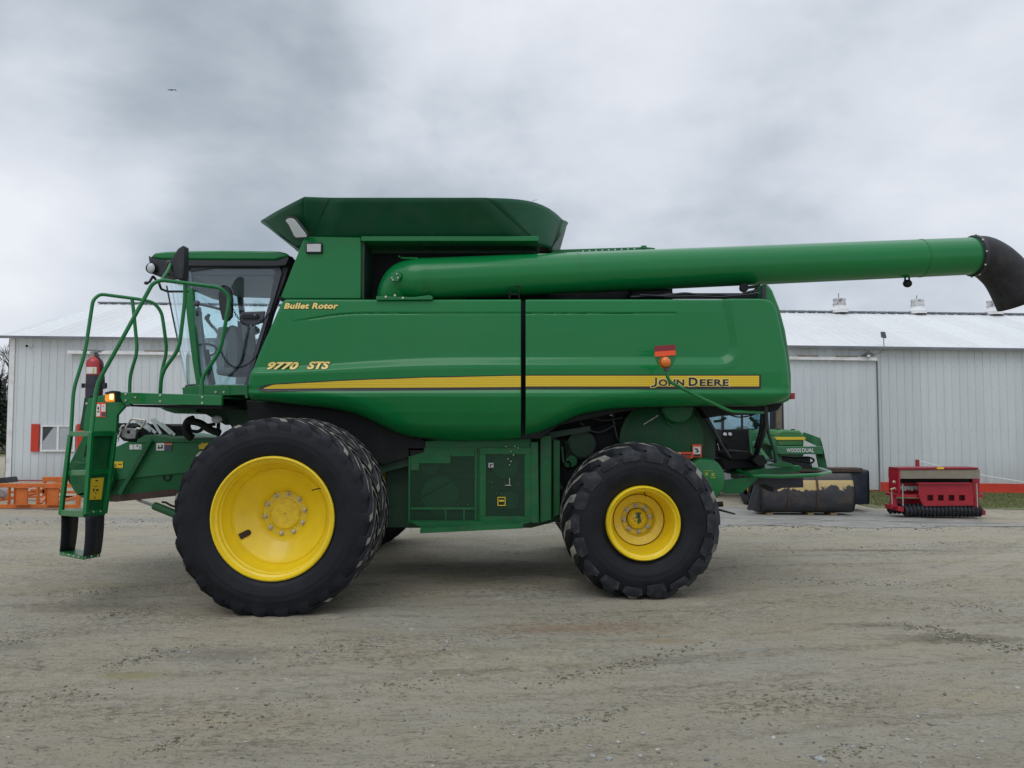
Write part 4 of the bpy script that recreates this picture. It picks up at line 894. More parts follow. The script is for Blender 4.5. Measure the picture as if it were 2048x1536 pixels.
def front_dual(loc, dual):
    H = Vector(loc)
    mb = MB()
    if dual:  # outer rim: deep dish, hub face far inside; y measured from the outer rim face
        mb.lathe([(.500, .40), (.530, .41), (.563, .43), (.563, .005), (.566, 0), (.560, -.012), (.548, -.016), (.540, -.004), (.532, .02), (.512, .035), (.508, .07), (.495, .085), (.490, .12), (.470, .16), (.452, .19), (.445, .205), (.440, .2), (.434, .206), (.43, .22), (.36, .285), (.27, .345), (.215, .385), (.205, .402), (.165, .406), (.148, .400), (.140, .385), (.132, .383), (.126, .392), (.0, .395)], (0, 0, 0), 96)
    else:
        mb.lathe([(.50, .40), (.563, .43), (.563, .0), (.55, -.01), (.50, .06), (.46, .12), (.40, .16), (.0, .18)], (0, 0, 0), 64)
    w = put_part('wheel', mb, 'yellow', cmb, H, ang=30, fixn=False)
    put_part('tyre', tyre(.915, .50, .545, 26, .062, .036, -.035, turn=.40, side=.13, flat=.035), ['rubber', 'mud', 'rubber'], w, H, ang=46)
    if dual:
        for b in cbolts(10, .192, .404, .0165, .15): put_part('wheel_bolt', b, 'steel', w, H)
        mb = MB(); a = math.radians(208)
        c = Vector((.392*math.cos(a), .257, .392*math.sin(a))); u = Vector((-math.cos(a), .0, -math.sin(a))); nrm_ = Vector((-math.cos(a)*.68, -.73, -math.sin(a)*.68)).normalized(); u = (Vector((-math.cos(a)*.73, .68, -math.sin(a)*.73))).normalized(); v = u.cross(nrm_).normalized()
        u = (u*math.cos(.35) + v*math.sin(.35)*0).normalized()
        pts = []
        for k in range(9): t = -PI/2 + PI*k/8; pts.append(c + u*(.045 + .028*math.cos(t)) + v*.028*math.sin(t))
        pts += [c - u*.045 + v*.028, c - u*.045 - v*.028]
        mb.poly([p + nrm_*.010 - Vector((0, .0, 0)) for p in pts], nrm_*.003); put_part('hand_hole', mb, mat('hole_dark', (.03, .015, .006), .7), w, H)
        mb = MB(); a = math.radians(33); mb.tube([(.468*math.cos(a), .17, .468*math.sin(a)), (.468*math.cos(a)-.02, .12, .468*math.sin(a)+.004), (.45*math.cos(a)-.05, .10, .45*math.sin(a))], .006, 6); put_part('valve', mb, 'rust', w, H)
        mb = MB(); mb.ball((0, .393, .0), .006, n=5); put_part('hub_plug', mb, 'rust', w, H)
    return w
def rear_wheel_build(loc):
    H = Vector(loc); mb = MB()
    mb.lathe([(.30, .62), (.372, .64), (.372, .02), (.366, .0), (.356, -.010), (.346, .0), (.340, .02), (.318, .04), (.312, .10), (.300, .13), (.295, .22), (.280, .26), (.266, .30), (.262, .325)], (0, 0, 0), 80)
    w = put_part('wheel', mb, 'yellow', cmb, H, ang=30, fixn=False)
    mb = MB(); mb.lathe([(.259, .300), (.263, .312), (.259, .326)], (0, 0, 0), 64); put_part('rim_rust', mb, mat('red_rust', (.28, .035, .012), .7), w, H)
    mb = MB(); mb.lathe([(.258, .318), (.18, .35), (.165, .40), (.158, .42), (.110, .42), (.108, .40), (.100, .385), (.055, .365), (0, .36)], (0, 0, 0), 64); put_part('hub_disc', mb, 'yellow', w, H, fixn=False)
    mb = MB(); mb.lathe([(.1115, .417), (.108, .395), (.104, .397)], (0, 0, 0), 48); put_part('hub_ring', mb, 'rust', w, H)
    # worn green patches where the yellow has flaked off the hub cap
    mb = MB(); rnd = random.Random(4)
    for (x, z, r) in ((.005, .055, .026), (.012, .028, .02), (-.012, .02, .012), (.015, -.01, .022), (.005, -.04, .012), (-.03, -.02, .008), (.045, .01, .007), (-.045, .01, .007), (.035, -.03, .007), (-.02, .06, .008), (.03, .06, .01)):
        pts = []
        for k in range(9): a = 2*PI*k/9; rr_ = r*rnd.uniform(.5, 1.25); pts.append((x+rr_*math.cos(a), (.358 if math.hypot(x, z) < .045 else .366), z+rr_*math.sin(a)))
        mb.poly([Vector(p) for p in pts], (0, -.0015-0.004, 0))
    put_part('flaked_paint', mb, mat('under_green', (.03, .10, .03), .5), w, H)
    put_part('tyre', tyre(.802, .75, .352, 18, .088, .055, .0, turn=.48, side=.165, flat=.055), ['rubber', 'mud', 'worn'], w, H, ang=40)
    for b in cbolts(8, .137, .42, .0175, .12): put_part('wheel_bolt', b, 'steel', w, H)
    mb = MB(); mb.tube([(.05, .24, .285), (.045, .18, .27), (.05, .16, .255)], .007, 6); put_part('valve', mb, 'rust', w, H)
    return w
FX, FZ = -2.173, .880; RX_, RZ_ = 1.308, .747
f1 = front_dual((FX, 7.03, FZ), True)
f2 = front_dual((FX, 7.56, FZ), False)
r1 = rear_wheel_build((RX_, 7.70, RZ_))
def copy_wheel(src, loc):                          # far-side wheels face the other way
    c = src.copy(); C.objects.link(c); c.parent = cmb; c.location = Vector(loc) - Vector(cmb.location); c.rotation_euler = (0, 0, PI)
    for ch in src.children:
        d = ch.copy(); C.objects.link(d); d.parent = c
copy_wheel(f1, (FX, 2*YC-7.03, FZ)); copy_wheel(f2, (FX, 2*YC-7.56, FZ)); copy_wheel(r1, (RX_, 2*YC-7.70, RZ_))
mb = MB(); mb.cyl((FX, 7.55, FZ), (FX, 2*YC-7.55, FZ), .11, 20); mb.box(FX-.22, FX+.22, 8.1, 10.7, FZ-.2, FZ+.24); mb.cyl((RX_, 8.2, RZ_), (RX_, 2*YC-8.2, RZ_), .08, 16); mb.box(RX_-.1, RX_+.1, 8.5, 10.3, RZ_-.12, RZ_+.14); part('axle', mb, 'green_dark', cmb, bevel=.01)
# --- lower side between the wheels
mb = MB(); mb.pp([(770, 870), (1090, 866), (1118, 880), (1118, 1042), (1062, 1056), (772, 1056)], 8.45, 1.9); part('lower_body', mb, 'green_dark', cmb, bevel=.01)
mb = MB(); mb.pp([(680, 900), (840, 888), (1040, 868), (1040, 874), (800, 936), (690, 962)], 8.28, .06); part('cross_brace', mb, 'green_dark', cmb)
mb = MB(); mb.pp([(752, 906), (830, 884), (832, 904), (756, 930)], 8.25, .05); part('brace_plate', mb, 'rust', cmb)
def screen_panel(x0, y0, x1, y1, Y, m, bars=(), step=()):
    mb = MB(); 
    mb.pbox(x0, y0, x1, y0+m, Y, .03); mb.pbox(x0, y1-m, x1, y1, Y, .03); mb.pbox(x0, y0+m, x0+m, y1-m, Y, .03); mb.pbox(x1-m, y0+m, x1, y1-m, Y, .03)
    for b in bars: mb.pbox(*b, Y+.001, .02)
    fr = part('screen_frame', mb, 'green_dull', cmb, bevel=.003)
    mb = MB(); a, b = P(x0+m-1, y1-m+1, Y+.012), P(x1-m+1, y0+m-1, Y+.012); mb.add([(a.x, a.y, a.z), (b.x, a.y, a.z), (b.x, a.y, b.z), (a.x, a.y, b.z)], [(0, 1, 2, 3)])
    o = part('screen_mesh', mb, 'screen', fr, fixn=False); return fr
screen_panel(816, 896, 954, 1046, 8.22, 5, bars=((821, 900, 901, 927), (821, 927, 838, 941), (821, 1015, 949, 1020), (889, 1020, 893, 1041), (926, 1020, 930, 1041), (901, 900, 949, 913)))
screen_panel(959, 896, 1062, 1046, 8.20, 13)
mb = MB(); mb.pp([(1062, 884), (1076, 884), (1078, 1046), (1062, 1046)], 8.2, .12); mb.pp([(952, 884), (962, 884), (962, 1046), (952, 1046)], 8.24, .05); mb.pp([(816, 884), (954, 876), (1062, 876), (1062, 897), (816, 897)], 8.235, .03); part('screen_post', mb, 'green_dull', cmb, bevel=.004)
mb = MB(); mb.pp([(845, 1056), (1050, 1048), (1062, 1044), (820, 1044)], 8.1, .12); part('sill', mb, 'green_dull', cmb)
a, b, c, d = P(840, 1057, 7.98), P(1046, 1047, 7.98), P(1046, 1047, 8.22), P(840, 1057, 8.22)
mb = MB(); mb.poly([a, b, b+Vector((0, 0, -.05)), a+Vector((0, 0, -.05))], (0, .012, 0)); part('foot_step', mb, 'green_dull', cmb)
mb = MB()
for k in range(22):
    for j in range(3):
        q = a.lerp(b, (k+.3)/22); r_ = a.lerp(b, (k+.85)/22); mb.poly([q+Vector((0, .02+j*.075, -.005)), r_+Vector((0, .02+j*.075, -.005)), r_+Vector((0, .05+j*.075, -.005)), q+Vector((0, .05+j*.075, -.005))], (0, 0, -.012))
for j in range(4): mb.poly([a+Vector((0, .012+j*.075, -.004)), b+Vector((0, .012+j*.075, -.004)), b+Vector((0, .02+j*.075, -.004)), a+Vector((0, .02+j*.075, -.004))], (0, 0, -.012))
part('step_grating', mb, 'green_dull', cmb)
mb = MB(); mb.pp([(818, 898), (1062, 898), (1062, 1044), (818, 1044)], 8.43, .015); part('screen_shade_sheet', mb, 'blackm', cmb)  # added black sheet standing in for the shade behind the mesh
# machinery seen through the screens: pulleys, belts, fittings
mb = MB()
for px, py, r in ((1010, 930, .14), (880, 990, .20), (1020, 1000, .09), (860, 930, .1)):
    q = P(px, py, 8.36); mb.lathe([(0, 0), (r*.4, -.01), (r, -.01), (r, .02), (r, .05), (0, .06)], q, 28)
part('pulley', mb, 'green_dull', cmb)
mb = MB(); mb.tube([P(880+38*math.cos(t), 990+38*math.sin(t), 8.35) for t in [k*.3 for k in range(11)]]+[P(1010, 905, 8.35), P(1030, 925, 8.35)], .010, 6); mb.bar(P(930, 905, 8.36), P(940, 945, 8.36), .03); mb.bar(P(984, 960, 8.36), P(986, 990, 8.36), .01); part('drive_belt', mb, 'blackm', cmb)
mb = MB()
for px, py in ((1030, 893), (1022, 903), (1036, 896), (1027, 910), (1016, 918), (1022, 923), (1019, 930), (984, 964), (986, 973), (994, 985), (1003, 988), (1037, 969), (978, 963), (1012, 893), (915, 1010), (936, 1009)): mb.ball(P(px, py, 8.19 if py < 935 else 8.24), .006 if py > 935 else .009, n=5)
mb.bar(P(1019, 956, 8.19), P(1019, 970, 8.19), .008); mb.bar(P(1010, 970.5, 8.19), P(1022, 970.5, 8.19), .008); part('grease_fitting', mb, 'steel', cmb)
def sticker(x0, y0, x1, y1, Y, base='white', marks=(), name='decal', th=.004, parent=None):
    """decal plate with its printed areas; marks: (x0, y0, x1, y1, material) in fractions of the plate"""
    Yf = Y; mb = MB(); ms = [base]; mb.pbox(x0, y0, x1, y1, Yf, th)
    for (a, b, c, d, m) in marks:
        if m not in ms: ms.append(m)
        mb.mi = ms.index(m); mb.pbox(x0+(x1-x0)*a, y0+(y1-y0)*b, x0+(x1-x0)*c, y0+(y1-y0)*d, Yf-.0015, .002)
    return part(name, mb, ms, parent or cmb)
WM = 'reflo'
sticker(976, 925, 988, 936, 8.188, 'dgrey', ((.1, .1, .9, .9, 'lgrey'), (.3, .3, .5, .8, 'dgrey'), (.5, .3, .8, .45, 'dgrey')))
mb = MB(); 
for r_ in ((995, 994, 1011, 995.5), (995, 1010, 1011, 1011.5), (995, 995, 996.5, 1010), (1009.5, 995, 1011, 1010), (998, 1000, 1008, 1003)): mb.pbox(*r_, 8.188, .003)
part('decal', mb, 'yellow_dec', cmb)
# elevator column and belt drives ahead of the rear wheel
mb = MB(); mb.pp([(1080, 872), (1103, 870), (1103, 1040), (1080, 1046)], 8.26, .3); mb.pp([(1106, 880), (1120, 880), (1120, 1030), (1106, 1034)], 8.36, .2); part('elevator', mb, 'green_dull', cmb, bevel=.008)
mb = MB(); mb.pp([(1120, 878), (1300, 820), (1310, 1000), (1120, 1040)], 8.62, .1); part('side_sheet', mb, 'blackm', cmb)  # black puts the shade of this recess into the colour
mb = MB(); mb.ptube([(1160, 845, 8.5), (1175, 860, 8.5), (1200, 866, 8.5), (1230, 850, 8.5)], 8.5, .02, .05); mb.ptube([(1225, 818, 8.5), (1228, 850, 8.5), (1236, 880, 8.5)], 8.5, .014, .05); mb.ptube([(1180, 835, 8.45), (1210, 842, 8.45), (1245, 835, 8.45)], 8.5, .012, .05); part('hydraulic_hose', mb, 'black', cmb)
mb = MB(); mb.bar(P(1287, 849, 8.3), P(1316, 831, 8.3), .012); mb.bar(P(1221, 820, 8.4), P(1222, 832, 8.4), .025); part('rod', mb, 'zinc', cmb)
mb = MB(); mb.pp([(1130, 882), (1180, 878), (1182, 912), (1132, 916)], 8.56, .04); mb.pp([(1090, 866), (1180, 852), (1182, 862), (1092, 878)], 8.4, .2); part('plate', mb, 'green_dark', cmb)
mb = MB()
for px, py, r in ((1110, 928, .03), (1136, 928, .035), (1112, 975, .035), (1122, 975, .02), (1143, 922, .06)): q = P(px, py, 8.5); mb.lathe([(0, -.03), (r*.35, -.03), (r*.4, -.01), (r, -.01), (r, .03), (0, .03)], q, 20)
part('idler_pulley', mb, 'green_dull', cmb)
mb = MB(); mb.bar(P(1110, 932, 8.52), P(1120, 972, 8.52), .05, .02); mb.bar(P(1124, 893, 8.5), P(1127, 925, 8.5), .03, .02); part('tension_arm', mb, 'green_dull', cmb)
mb = MB(); mb.tube([P(1165+28*math.cos(t), 888+28*math.sin(t), 8.5) for t in [k*.25 for k in range(14)]]+[P(1128, 930, 8.5), P(1132, 960, 8.5)], .008, 6); part('v_belt', mb, 'blackm', cmb)
mb = MB(); mb.lathe([(0, -.02), (.16, -.02), (.17, .04), (0, .05)], P(1163, 890, 8.55), 30); part('pulley', mb, 'green_dark', cmb)
# --- straw chopper housing and rear discharge
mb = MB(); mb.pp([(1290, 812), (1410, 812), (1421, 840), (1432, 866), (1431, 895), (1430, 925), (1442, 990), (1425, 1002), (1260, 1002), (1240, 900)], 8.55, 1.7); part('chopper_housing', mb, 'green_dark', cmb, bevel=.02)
q = P(1325, 882, 8.40); mb = MB(); mb.lathe([(0, -.03), (.30, -.03), (.34, -.0), (.36, 0), (.41, .04), (.45, .045), (.46, .05), (.46, .16), (0, .16)], q, 64); part('chopper_shield', mb, mat('chopper_shaded_green', (.005, .075, .025), .5, spec=.35, var=.2, vscale=4, dust=((.06, .06, .04), .4, 7)), cmb, bevel=.0, ang=50)  # darker green: shade of the recessed chopper is painted into the shield
mb = MB(); mb.lathe([(0, -.02), (.15, -.02), (.17, .0), (.17, .05), (0, .05)], P(1355, 815, 8.3), 40); mb.lathe([(.05, -.005), (.075, -.01), (.075, .03), (.05, .03)], P(1345, 838, 8.36), 24); part('drive_cover', mb, 'green_dull', cmb)
q = P(1410, 956, 8.30); mb = MB(); mb.lathe([(0, -.02), (.19, -.02), (.205, -.012), (.213, .01), (.213, .12), (0, .12)], q, 56); mb.pp([(1433, 975), (1449, 961), (1446, 980), (1428, 999), (1420, 999)], 8.34, .1); part('pulley_cover', mb, 'green', cmb, ang=50)
mb = MB()
for r_ in ((1408, 941, 1426, 942), (1410, 945, 1416, 951), (1423, 946, 1429, 952), (1407, 957, 1415, 959), (1421, 954, 1431, 956)): mb.pbox(*r_, 8.277, .003)
part('decal', mb, mat('faded_yellow_mark', (.30, .38, .02), .5), cmb)
mb = MB(); mb.cyl(P(1420, 1010, 8.32), P(1446, 1008, 8.30), .028, 12); mb.cyl(P(1432, 1018, 8.6), P(1470, 1028, 8.7), .014, 8, .008); part('drawbar_pin', mb, 'blackm', cmb)
sticker(1385, 889, 1403, 914.5, 8.365, WM, ((.1, .17, .9, .74, 'white'), (.25, .3, .55, .4, 'black'), (.45, .35, .6, .62, 'black'), (.3, .58, .45, .66, 'black'), (.55, .5, .75, .58, 'black'), (.12, .78, .88, .95, 'black')), name='warning_decal')
sticker(1349, 904, 1385, 917, 8.365, WM, ((0, .08, .34, 1, 'white'), (.05, .6, .15, .9, 'black'), (.2, .7, .3, .95, 'black'), (.38, .3, .95, .45, 'black'), (.38, .52, .95, .64, 'black'), (.38, .72, .9, .86, 'black')), name='warning_decal')
mb = MB(); mb.pp([(1440, 961), (1509, 953), (1516, 958), (1500, 972), (1484, 987), (1453, 987), (1444, 984)], 8.5, .02); mb.pp([(1505, 940), (1600, 931), (1606, 937), (1590, 947), (1500, 952), (1470, 950)], 8.6, .9); mb.pp([(1538, 932), (1560, 922), (1585, 928), (1590, 935)], 8.55, .02); part('spreader_deck', mb, 'green_dull', cmb, bevel=.006)
mb = MB(); mb.poly([P(1500, 951, 8.55), P(1600, 945, 8.55), P(1590, 938, 9.6), P(1500, 940, 9.6)], (0, 0, -.02)); part('deck_plate', mb, 'rust', cmb)
mb = MB(); mb.ptube([(1475, 941, 8.7), (1505, 951.5, 8.42), (1560, 953, 8.4), (1635, 950, 8.4), (1662, 945, 8.7), (1640, 938, 9.2), (1600, 935, 9.5)], 8.4, .021, .06); mb.ptube([(1478, 946, 8.72), (1504, 956, 8.5)], 8.5, .014, 0); part('guard_tube', mb, 'green', cmb)
mb = MB(); mb.pp([(1516, 955), (1606, 955), (1607, 975), (1565, 976), (1546, 982), (1546, 975), (1530, 968), (1500, 972)], 8.62, .02); mb.pp([(1500, 955), (1545, 957), (1548, 985), (1536, 982), (1520, 974)], 8.8, .02); part('rubber_flap', mb, 'strap', cmb)
mb = MB(); mb.poly([P(1565, 921, 8.7), P(1624, 929, 8.8), P(1625, 938, 8.8), P(1600, 936, 8.8), P(1560, 925, 8.7)], (0, .5, 0)); part('spreader_vane', mb, 'strap', cmb)
mb = MB(); mb.pp([(1462, 906), (1467, 903), (1500, 903), (1504, 908), (1506, 920), (1460, 920)], 8.75, .6); mb.pp([(1504, 921), (1512, 911), (1528, 910), (1536, 926), (1520, 934)], 8.6, .3); mb.pp([(1440, 918), (1530, 918), (1530, 935), (1450, 940)], 8.8, .5); part('spreader_disc', mb, 'blackm', cmb, bevel=.01)
mb = MB(); mb.ptube([(1530, 812, 8.3), (1532, 845, 8.35), (1524, 875, 8.5), (1515, 900, 8.7), (1510, 915, 8.8)], 8.4, .03, .1); mb.ptube([(1524, 812, 8.4), (1522, 860, 8.5), (1510, 895, 8.7)], 8.4, .018, .1); mb.ptube([(1408, 832, 8.45), (1425, 855, 8.45), (1440, 885, 8.5), (1460, 915, 8.6)], 8.4, .016, .1); mb.ptube([(1414, 834, 8.5), (1434, 866, 8.5), (1452, 905, 8.6)], 8.4, .010, .1)
mb.ptube([(1455, 828, 8.5), (1475, 835, 8.5), (1500, 832, 8.5), (1515, 826, 8.5)], 8.5, .008, .1); part('hydraulic_hose', mb, 'black', cmb)
mb = MB(); mb.ptube([(1533, 830, 8.5), (1536, 865, 8.5), (1548, 900, 8.55), (1553, 930, 8.6)], 8.5, .018, .05); mb.ptube([(1500, 835, 8.6), (1530, 860, 8.6)], 8.6, .02, 0); mb.ptube([(1428, 843, 8.6), (1440, 842, 8.6), (1452, 836, 8.6)], 8.6, .015, .02); part('rear_strut', mb, 'green_dark', cmb)
mb = MB(); mb.pp([(1400, 812), (1566, 806), (1556, 820), (1536, 825), (1500, 830), (1480, 824), (1440, 832), (1415, 836)], 8.3, 2.2); part('tail_underside', mb, 'blackm', cmb)
# --- rear marker arm with its reflectors and amber lamp
mb = MB(); mb.ptube([(1333, 737, 7.45), (1334, 752, 7.45), (1340, 764, 7.46), (1400, 795, 7.6), (1462, 823, 7.85), (1526, 825, 8.15)], 7.5, .0165, .05); ma = part('marker_arm', mb, 'green', cmb)
mb = MB(); mb.pp([(1309, 692), (1350, 689), (1353, 712), (1349, 724), (1340, 738), (1326, 738), (1314, 726), (1309, 712)], 7.44, .012); mp_ = part('marker_plate', mb, 'green', ma)
mb = MB(); mb.pp([(1309.5, 692), (1350.5, 689), (1351, 700), (1309.5, 703)], 7.43, .009); part('red_reflector', mb, 'reflr', ma)
mb = MB(); mb.pp([(1309.5, 703.3), (1351, 700.3), (1352, 710), (1310, 713.5)], 7.43, .009); part('orange_reflector', mb, 'reflo', ma)
q = P(1331, 724, 7.40); mb = MB(); mb.ball(q, .050, 1, .75, 1, 12); mb.lathe([(.052, .01), (.056, .02), (.056, .04), (0, .04)], q, 24); part('marker_lamp', mb, 'amber', ma)
mb = MB(); mb.cyl(P(1333, 741, 7.45), P(1333, 736, 7.45), .03, 12); part('lamp_base', mb, 'dgrey', ma)

# --- cab
CY = 8.58
mb = MB(); rp = [(300, 514), (309, 505.5), (330, 503), (370, 501.5), (440, 500.5), (500, 501), (558, 502.5), (572, 506), (580, 512), (560, 517), (550, 520), (400, 519), (318, 518)]
mb.pp(rp, CY-.06, 1.75); part('cab_roof', mb, 'green', cmb, bevel=.02)
mb = MB(); mb.pp([(296, 511), (303, 514), (318, 518.4), (400, 519.5), (550, 520.5), (562, 517.5), (577, 510), (579, 518), (572, 531), (556, 533), (372, 533), (352, 540), (337, 550), (325, 553), (304, 548), (299, 530)], CY-.05, 1.73); part('roof_rim', mb, 'black', cmb, bevel=.012)
q = P(302, 536, CY-.09); mb = MB(); mb.ball(q, .055, .8, .5, 1.0); fl_ = part('roof_light', mb, 'lens', cmb)
mb = MB(); mb.lathe([(.06, .0), (.062, .03), (.05, .06)], q, 20); part('light_ring', mb, 'black', fl_)
# door frame ring
def ring_poly(outer, inner, Y, d, name, m, parent, bevel=.004):
    n = len(outer); mb = MB(); V = [P(a, b, Y) for a, b in outer] + [P(a, b, Y) for a, b in inner]; V += [v + Vector((0, d, 0)) for v in V]
    fs = []
    for i in range(n):
        j = (i+1) % n; fs += [(i, j, n+j, n+i), (2*n+i, 3*n+i, 3*n+j, 2*n+j), (i, 2*n+i, 2*n+j, j), (n+i, n+j, 3*n+j, 3*n+i)]
    return part(name, mb.add(V, fs), m, parent, bevel=bevel)
outer = [(370, 531), (556, 531), (562, 536), (562, 560), (500, 772), (403, 772), (386, 690)]; inner = [(376, 540), (546, 535), (550, 541), (549, 556), (487, 769), (404, 769), (390, 690)]
outer = [(368, 530), (450, 530), (558, 530), (564, 545), (548, 600), (520, 690), (497, 772), (450, 772), (402, 772), (388, 700)]
inner = [(376, 543), (450, 533), (545, 533), (550, 545), (540, 600), (512, 690), (489, 769), (450, 769.5), (404, 769.5), (392, 700)]
door = ring_poly(outer, inner, CY, .05, 'cab_door', 'dgrey', cmb)
mb = MB(); mb.poly([P(a, b, CY+.02) for a, b in inner], (0, .006, 0)); part('door_glass', mb, 'glass', door)
mb = MB(); mb.pp([(482, 624), (530, 622), (526, 645), (506, 650), (482, 648)], CY-.012, .03); hd = part('door_latch', mb, 'dgrey', door, bevel=.008)
mb = MB(); mb.pp([(483, 629), (515, 628), (518, 632), (514, 637), (483, 637)], CY-.035, .02); part('door_handle', mb, 'black', hd, bevel=.004)
mb = MB(); mb.ball(P(510, 630, CY-.04), .010, n=6); part('lock', mb, 'lgrey', hd)
mb = MB(); mb.pp([(568, 520), (583, 512), (570, 560), (545, 625), (512, 740), (502, 772), (492, 772), (515, 700), (550, 580)], CY+.03, .1); part('rear_pillar', mb, 'black', cmb, bevel=.006)
mb = MB(); mb.pp([(373, 578), (380, 574), (385, 578), (388, 640), (393, 690), (398, 740), (405, 775), (393, 775), (384, 720), (374, 640), (369, 590)], CY-.05, .07); part('front_pillar', mb, 'green', cmb, bevel=.006)
# curved windscreen
def wsx(z, t):       # t 0 near pillar .. 1 far pillar
    k = (z-2.16)/(3.55-2.16); xp = lin(-3.46, -3.62, k); bul = lin(.42, .56, k) ; s = math.sin(PI*t)
    return xp - bul*s**.55
def wfn(u, v): z = lin(2.17, 3.47, v); return Vector((wsx(z, u), lin(CY+.0, 2*YC-CY, u), z))
mb = MB(); us = [.5-.5*math.cos(PI*i/30) for i in range(31)]; V = [wfn(u, j/12) for j in range(13) for u in us]
mb.add(V, [(j*31+i, j*31+i+1, (j+1)*31+i+1, (j+1)*31+i) for j in range(12) for i in range(30)]); ws = part('windscreen', mb, 'wind', cmb, ang=70, fixn=False)
mb = MB()
for v in (0, 1): mb.tube([wfn(u, v) for u in us], .014, 6)
part('windscreen_seal', mb, 'black', ws)
mb = MB(); k = .22; mb.tube(fillet([wfn(.42, .95)+Vector((-.05, 0, 0)), wfn(.40, .5)+Vector((-.06, 0, .1)), wfn(.45, .02)+Vector((-.04, 0, 0))], .2), .010, 6); mb.tube([wfn(.5, .9)+Vector((-.03, 0, 0)), wfn(.46, .3)+Vector((-.03, 0, 0))], .008, 6); part('wiper', mb, 'black', cmb)
# far side window frame and floor, ceiling, interior
FYc = 2*YC-CY
def far(px, py): q = P(px, py, CY); return Vector((q.x, FYc, q.z))
oo = [(368, 530), (450, 530), (558, 530), (564, 545), (548, 600), (520, 690), (497, 772), (450, 772), (402, 772), (388, 700)]
ii = [(382, 546), (450, 548), (538, 548), (542, 556), (532, 600), (507, 690), (486, 758), (450, 758), (412, 758), (398, 700)]
n = len(oo); mb = MB(); V = [far(*q) for q in oo] + [far(*q) for q in ii]; V += [v + Vector((0, .05, 0)) for v in V]; fsl = []
for i in range(n):
    j = (i+1) % n; fsl += [(i, j, n+j, n+i), (2*n+i, 3*n+i, 3*n+j, 2*n+j), (i, 2*n+i, 2*n+j, j), (n+i, n+j, 3*n+j, 3*n+i)]
mb.add(V, fsl); fr_ = part('far_window_frame', mb, 'dgrey', cmb)
mb = MB(); mb.poly([far(*q)+Vector((0, .02, 0)) for q in ii], (0, .006, 0)); part('far_window_glass', mb, 'glass', fr_)
a, b = P(372, 532, CY), P(560, 532, CY)
mb = MB(); mb.box(a.x+.02, b.x, CY+.06, FYc-.06, a.z-.10, a.z+.02); part('headliner', mb, 'dgrey', cmb, bevel=.02)
a, b = P(366, 792, CY), P(503, 772, CY); mb = MB(); mb.box(a.x+.02, b.x, CY+.0, FYc, a.z, b.z); part('cab_floor', mb, 'green_dark', cmb)
mb = MB(); q = P(515, 700, CY); mb.box(q.x-.02, q.x+.25, CY+.35, FYc-.2, 2.2, 3.05); part('rear_wall', mb, 'grey', cmb, bevel=.02) if False else None
# seat, steering column, console
YS = 9.35
mb = MB(); mb.pp([(452, 655), (463, 648), (474, 655), (479, 690), (478, 730), (470, 742), (458, 738), (452, 700)], YS-.2, .42); st = part('seat', mb, 'grey', cmb, bevel=.03)
mb = MB(); mb.pp([(474, 640), (482, 648), (486, 700), (484, 735), (474, 748), (478, 700)], YS-.24, .5); part('seat_shell', mb, 'black', st, bevel=.01)
mb = MB(); mb.pp([(430, 735), (470, 735), (474, 750), (432, 750)], YS-.25, .5); part('seat_cushion', mb, 'grey', st, bevel=.03)
mb = MB(); mb.pp([(441, 568), (452, 569), (461, 578), (464, 600), (463, 632), (455, 642), (444, 640), (438, 615), (436, 590)], 8.05, .06); mr_ = part('side_mirror', mb, 'black', cmb, bevel=.012, label='dark oval mirror')
mb = MB(); mb.ptube([(443, 572, 8.04), (447, 569, 8.04), (462, 575, 8.04), (467, 586, 8.04)], 8.04, .008, .03); mb.ptube([(398, 608, 8.3), (420, 613, 8.2), (440, 618, 8.1)], 8.2, .014, 0); mb.ball(P(394, 607, 8.3), .035); part('mirror_bracket', mb, 'dgrey', mr_)
mb = MB(); mb.tube(fillet([P(414, 636, YS-.2), P(420, 648, YS-.2), P(432, 660, YS-.2), P(440, 672, YS-.2)], .05), .02, 8); mb.pp([(436, 655), (452, 652), (455, 690), (448, 735), (434, 740), (428, 700)], YS+.1, .2); part('console', mb, 'lgrey', cmb, bevel=.01)
mb = MB(); mb.tube([P(410+24*math.cos(t), 700+12*math.sin(t), YS+.18*math.sin(t)) for t in [k*2*PI/20 for k in range(21)]], .014, 6); mb.bar(P(410, 700, YS), P(424, 770, YS+.05), .07); part('steering_wheel', mb, 'black', cmb)
mb = MB(); mb.bar(P(415, 632, YS-.3), P(413, 640, YS-.3), .04); mb.ball(P(417, 631, YS-.3), .022); mb.bar(P(413, 640, YS-.3), P(425, 655, YS-.3), .02); part('control_lever', mb, 'black', cmb)
mb = MB(); mb.bar(P(398, 675, 9.9), P(416, 768, 9.9), .05); mb.bar(P(396, 678, 9.9), P(408, 670, 9.9), .04); mb.bar(P(528, 665, 9.7), P(504, 768, 9.7), .05); mb.bar(P(492, 680, 9.7), P(466, 745, 9.7), .05); mb.bar(P(496, 672, 9.6), P(512, 664, 9.6), .03); part('handle_post', mb, 'black', cmb)
mb = MB(); mb.pp([(500, 652), (508, 650), (514, 656), (514, 664), (497, 672), (490, 668), (494, 660)], 9.6, .12); mb.pp([(386, 622), (396, 612), (404, 680), (418, 772), (400, 772), (392, 700)], 9.3, .1); mb.pp([(480, 700), (512, 690), (497, 768), (470, 768)], 9.9, .06); part('interior_trim', mb, 'lgrey', cmb, bevel=.01)
mb = MB(); mb.tube(fillet([P(386, 626, 8.75), P(402, 628, 8.75)], 0), .03, 8); mb.pp([(384, 575), (404, 577), (402, 584), (384, 582)], 8.7, .05); part('interior_mirror', mb, 'dgrey', cmb)
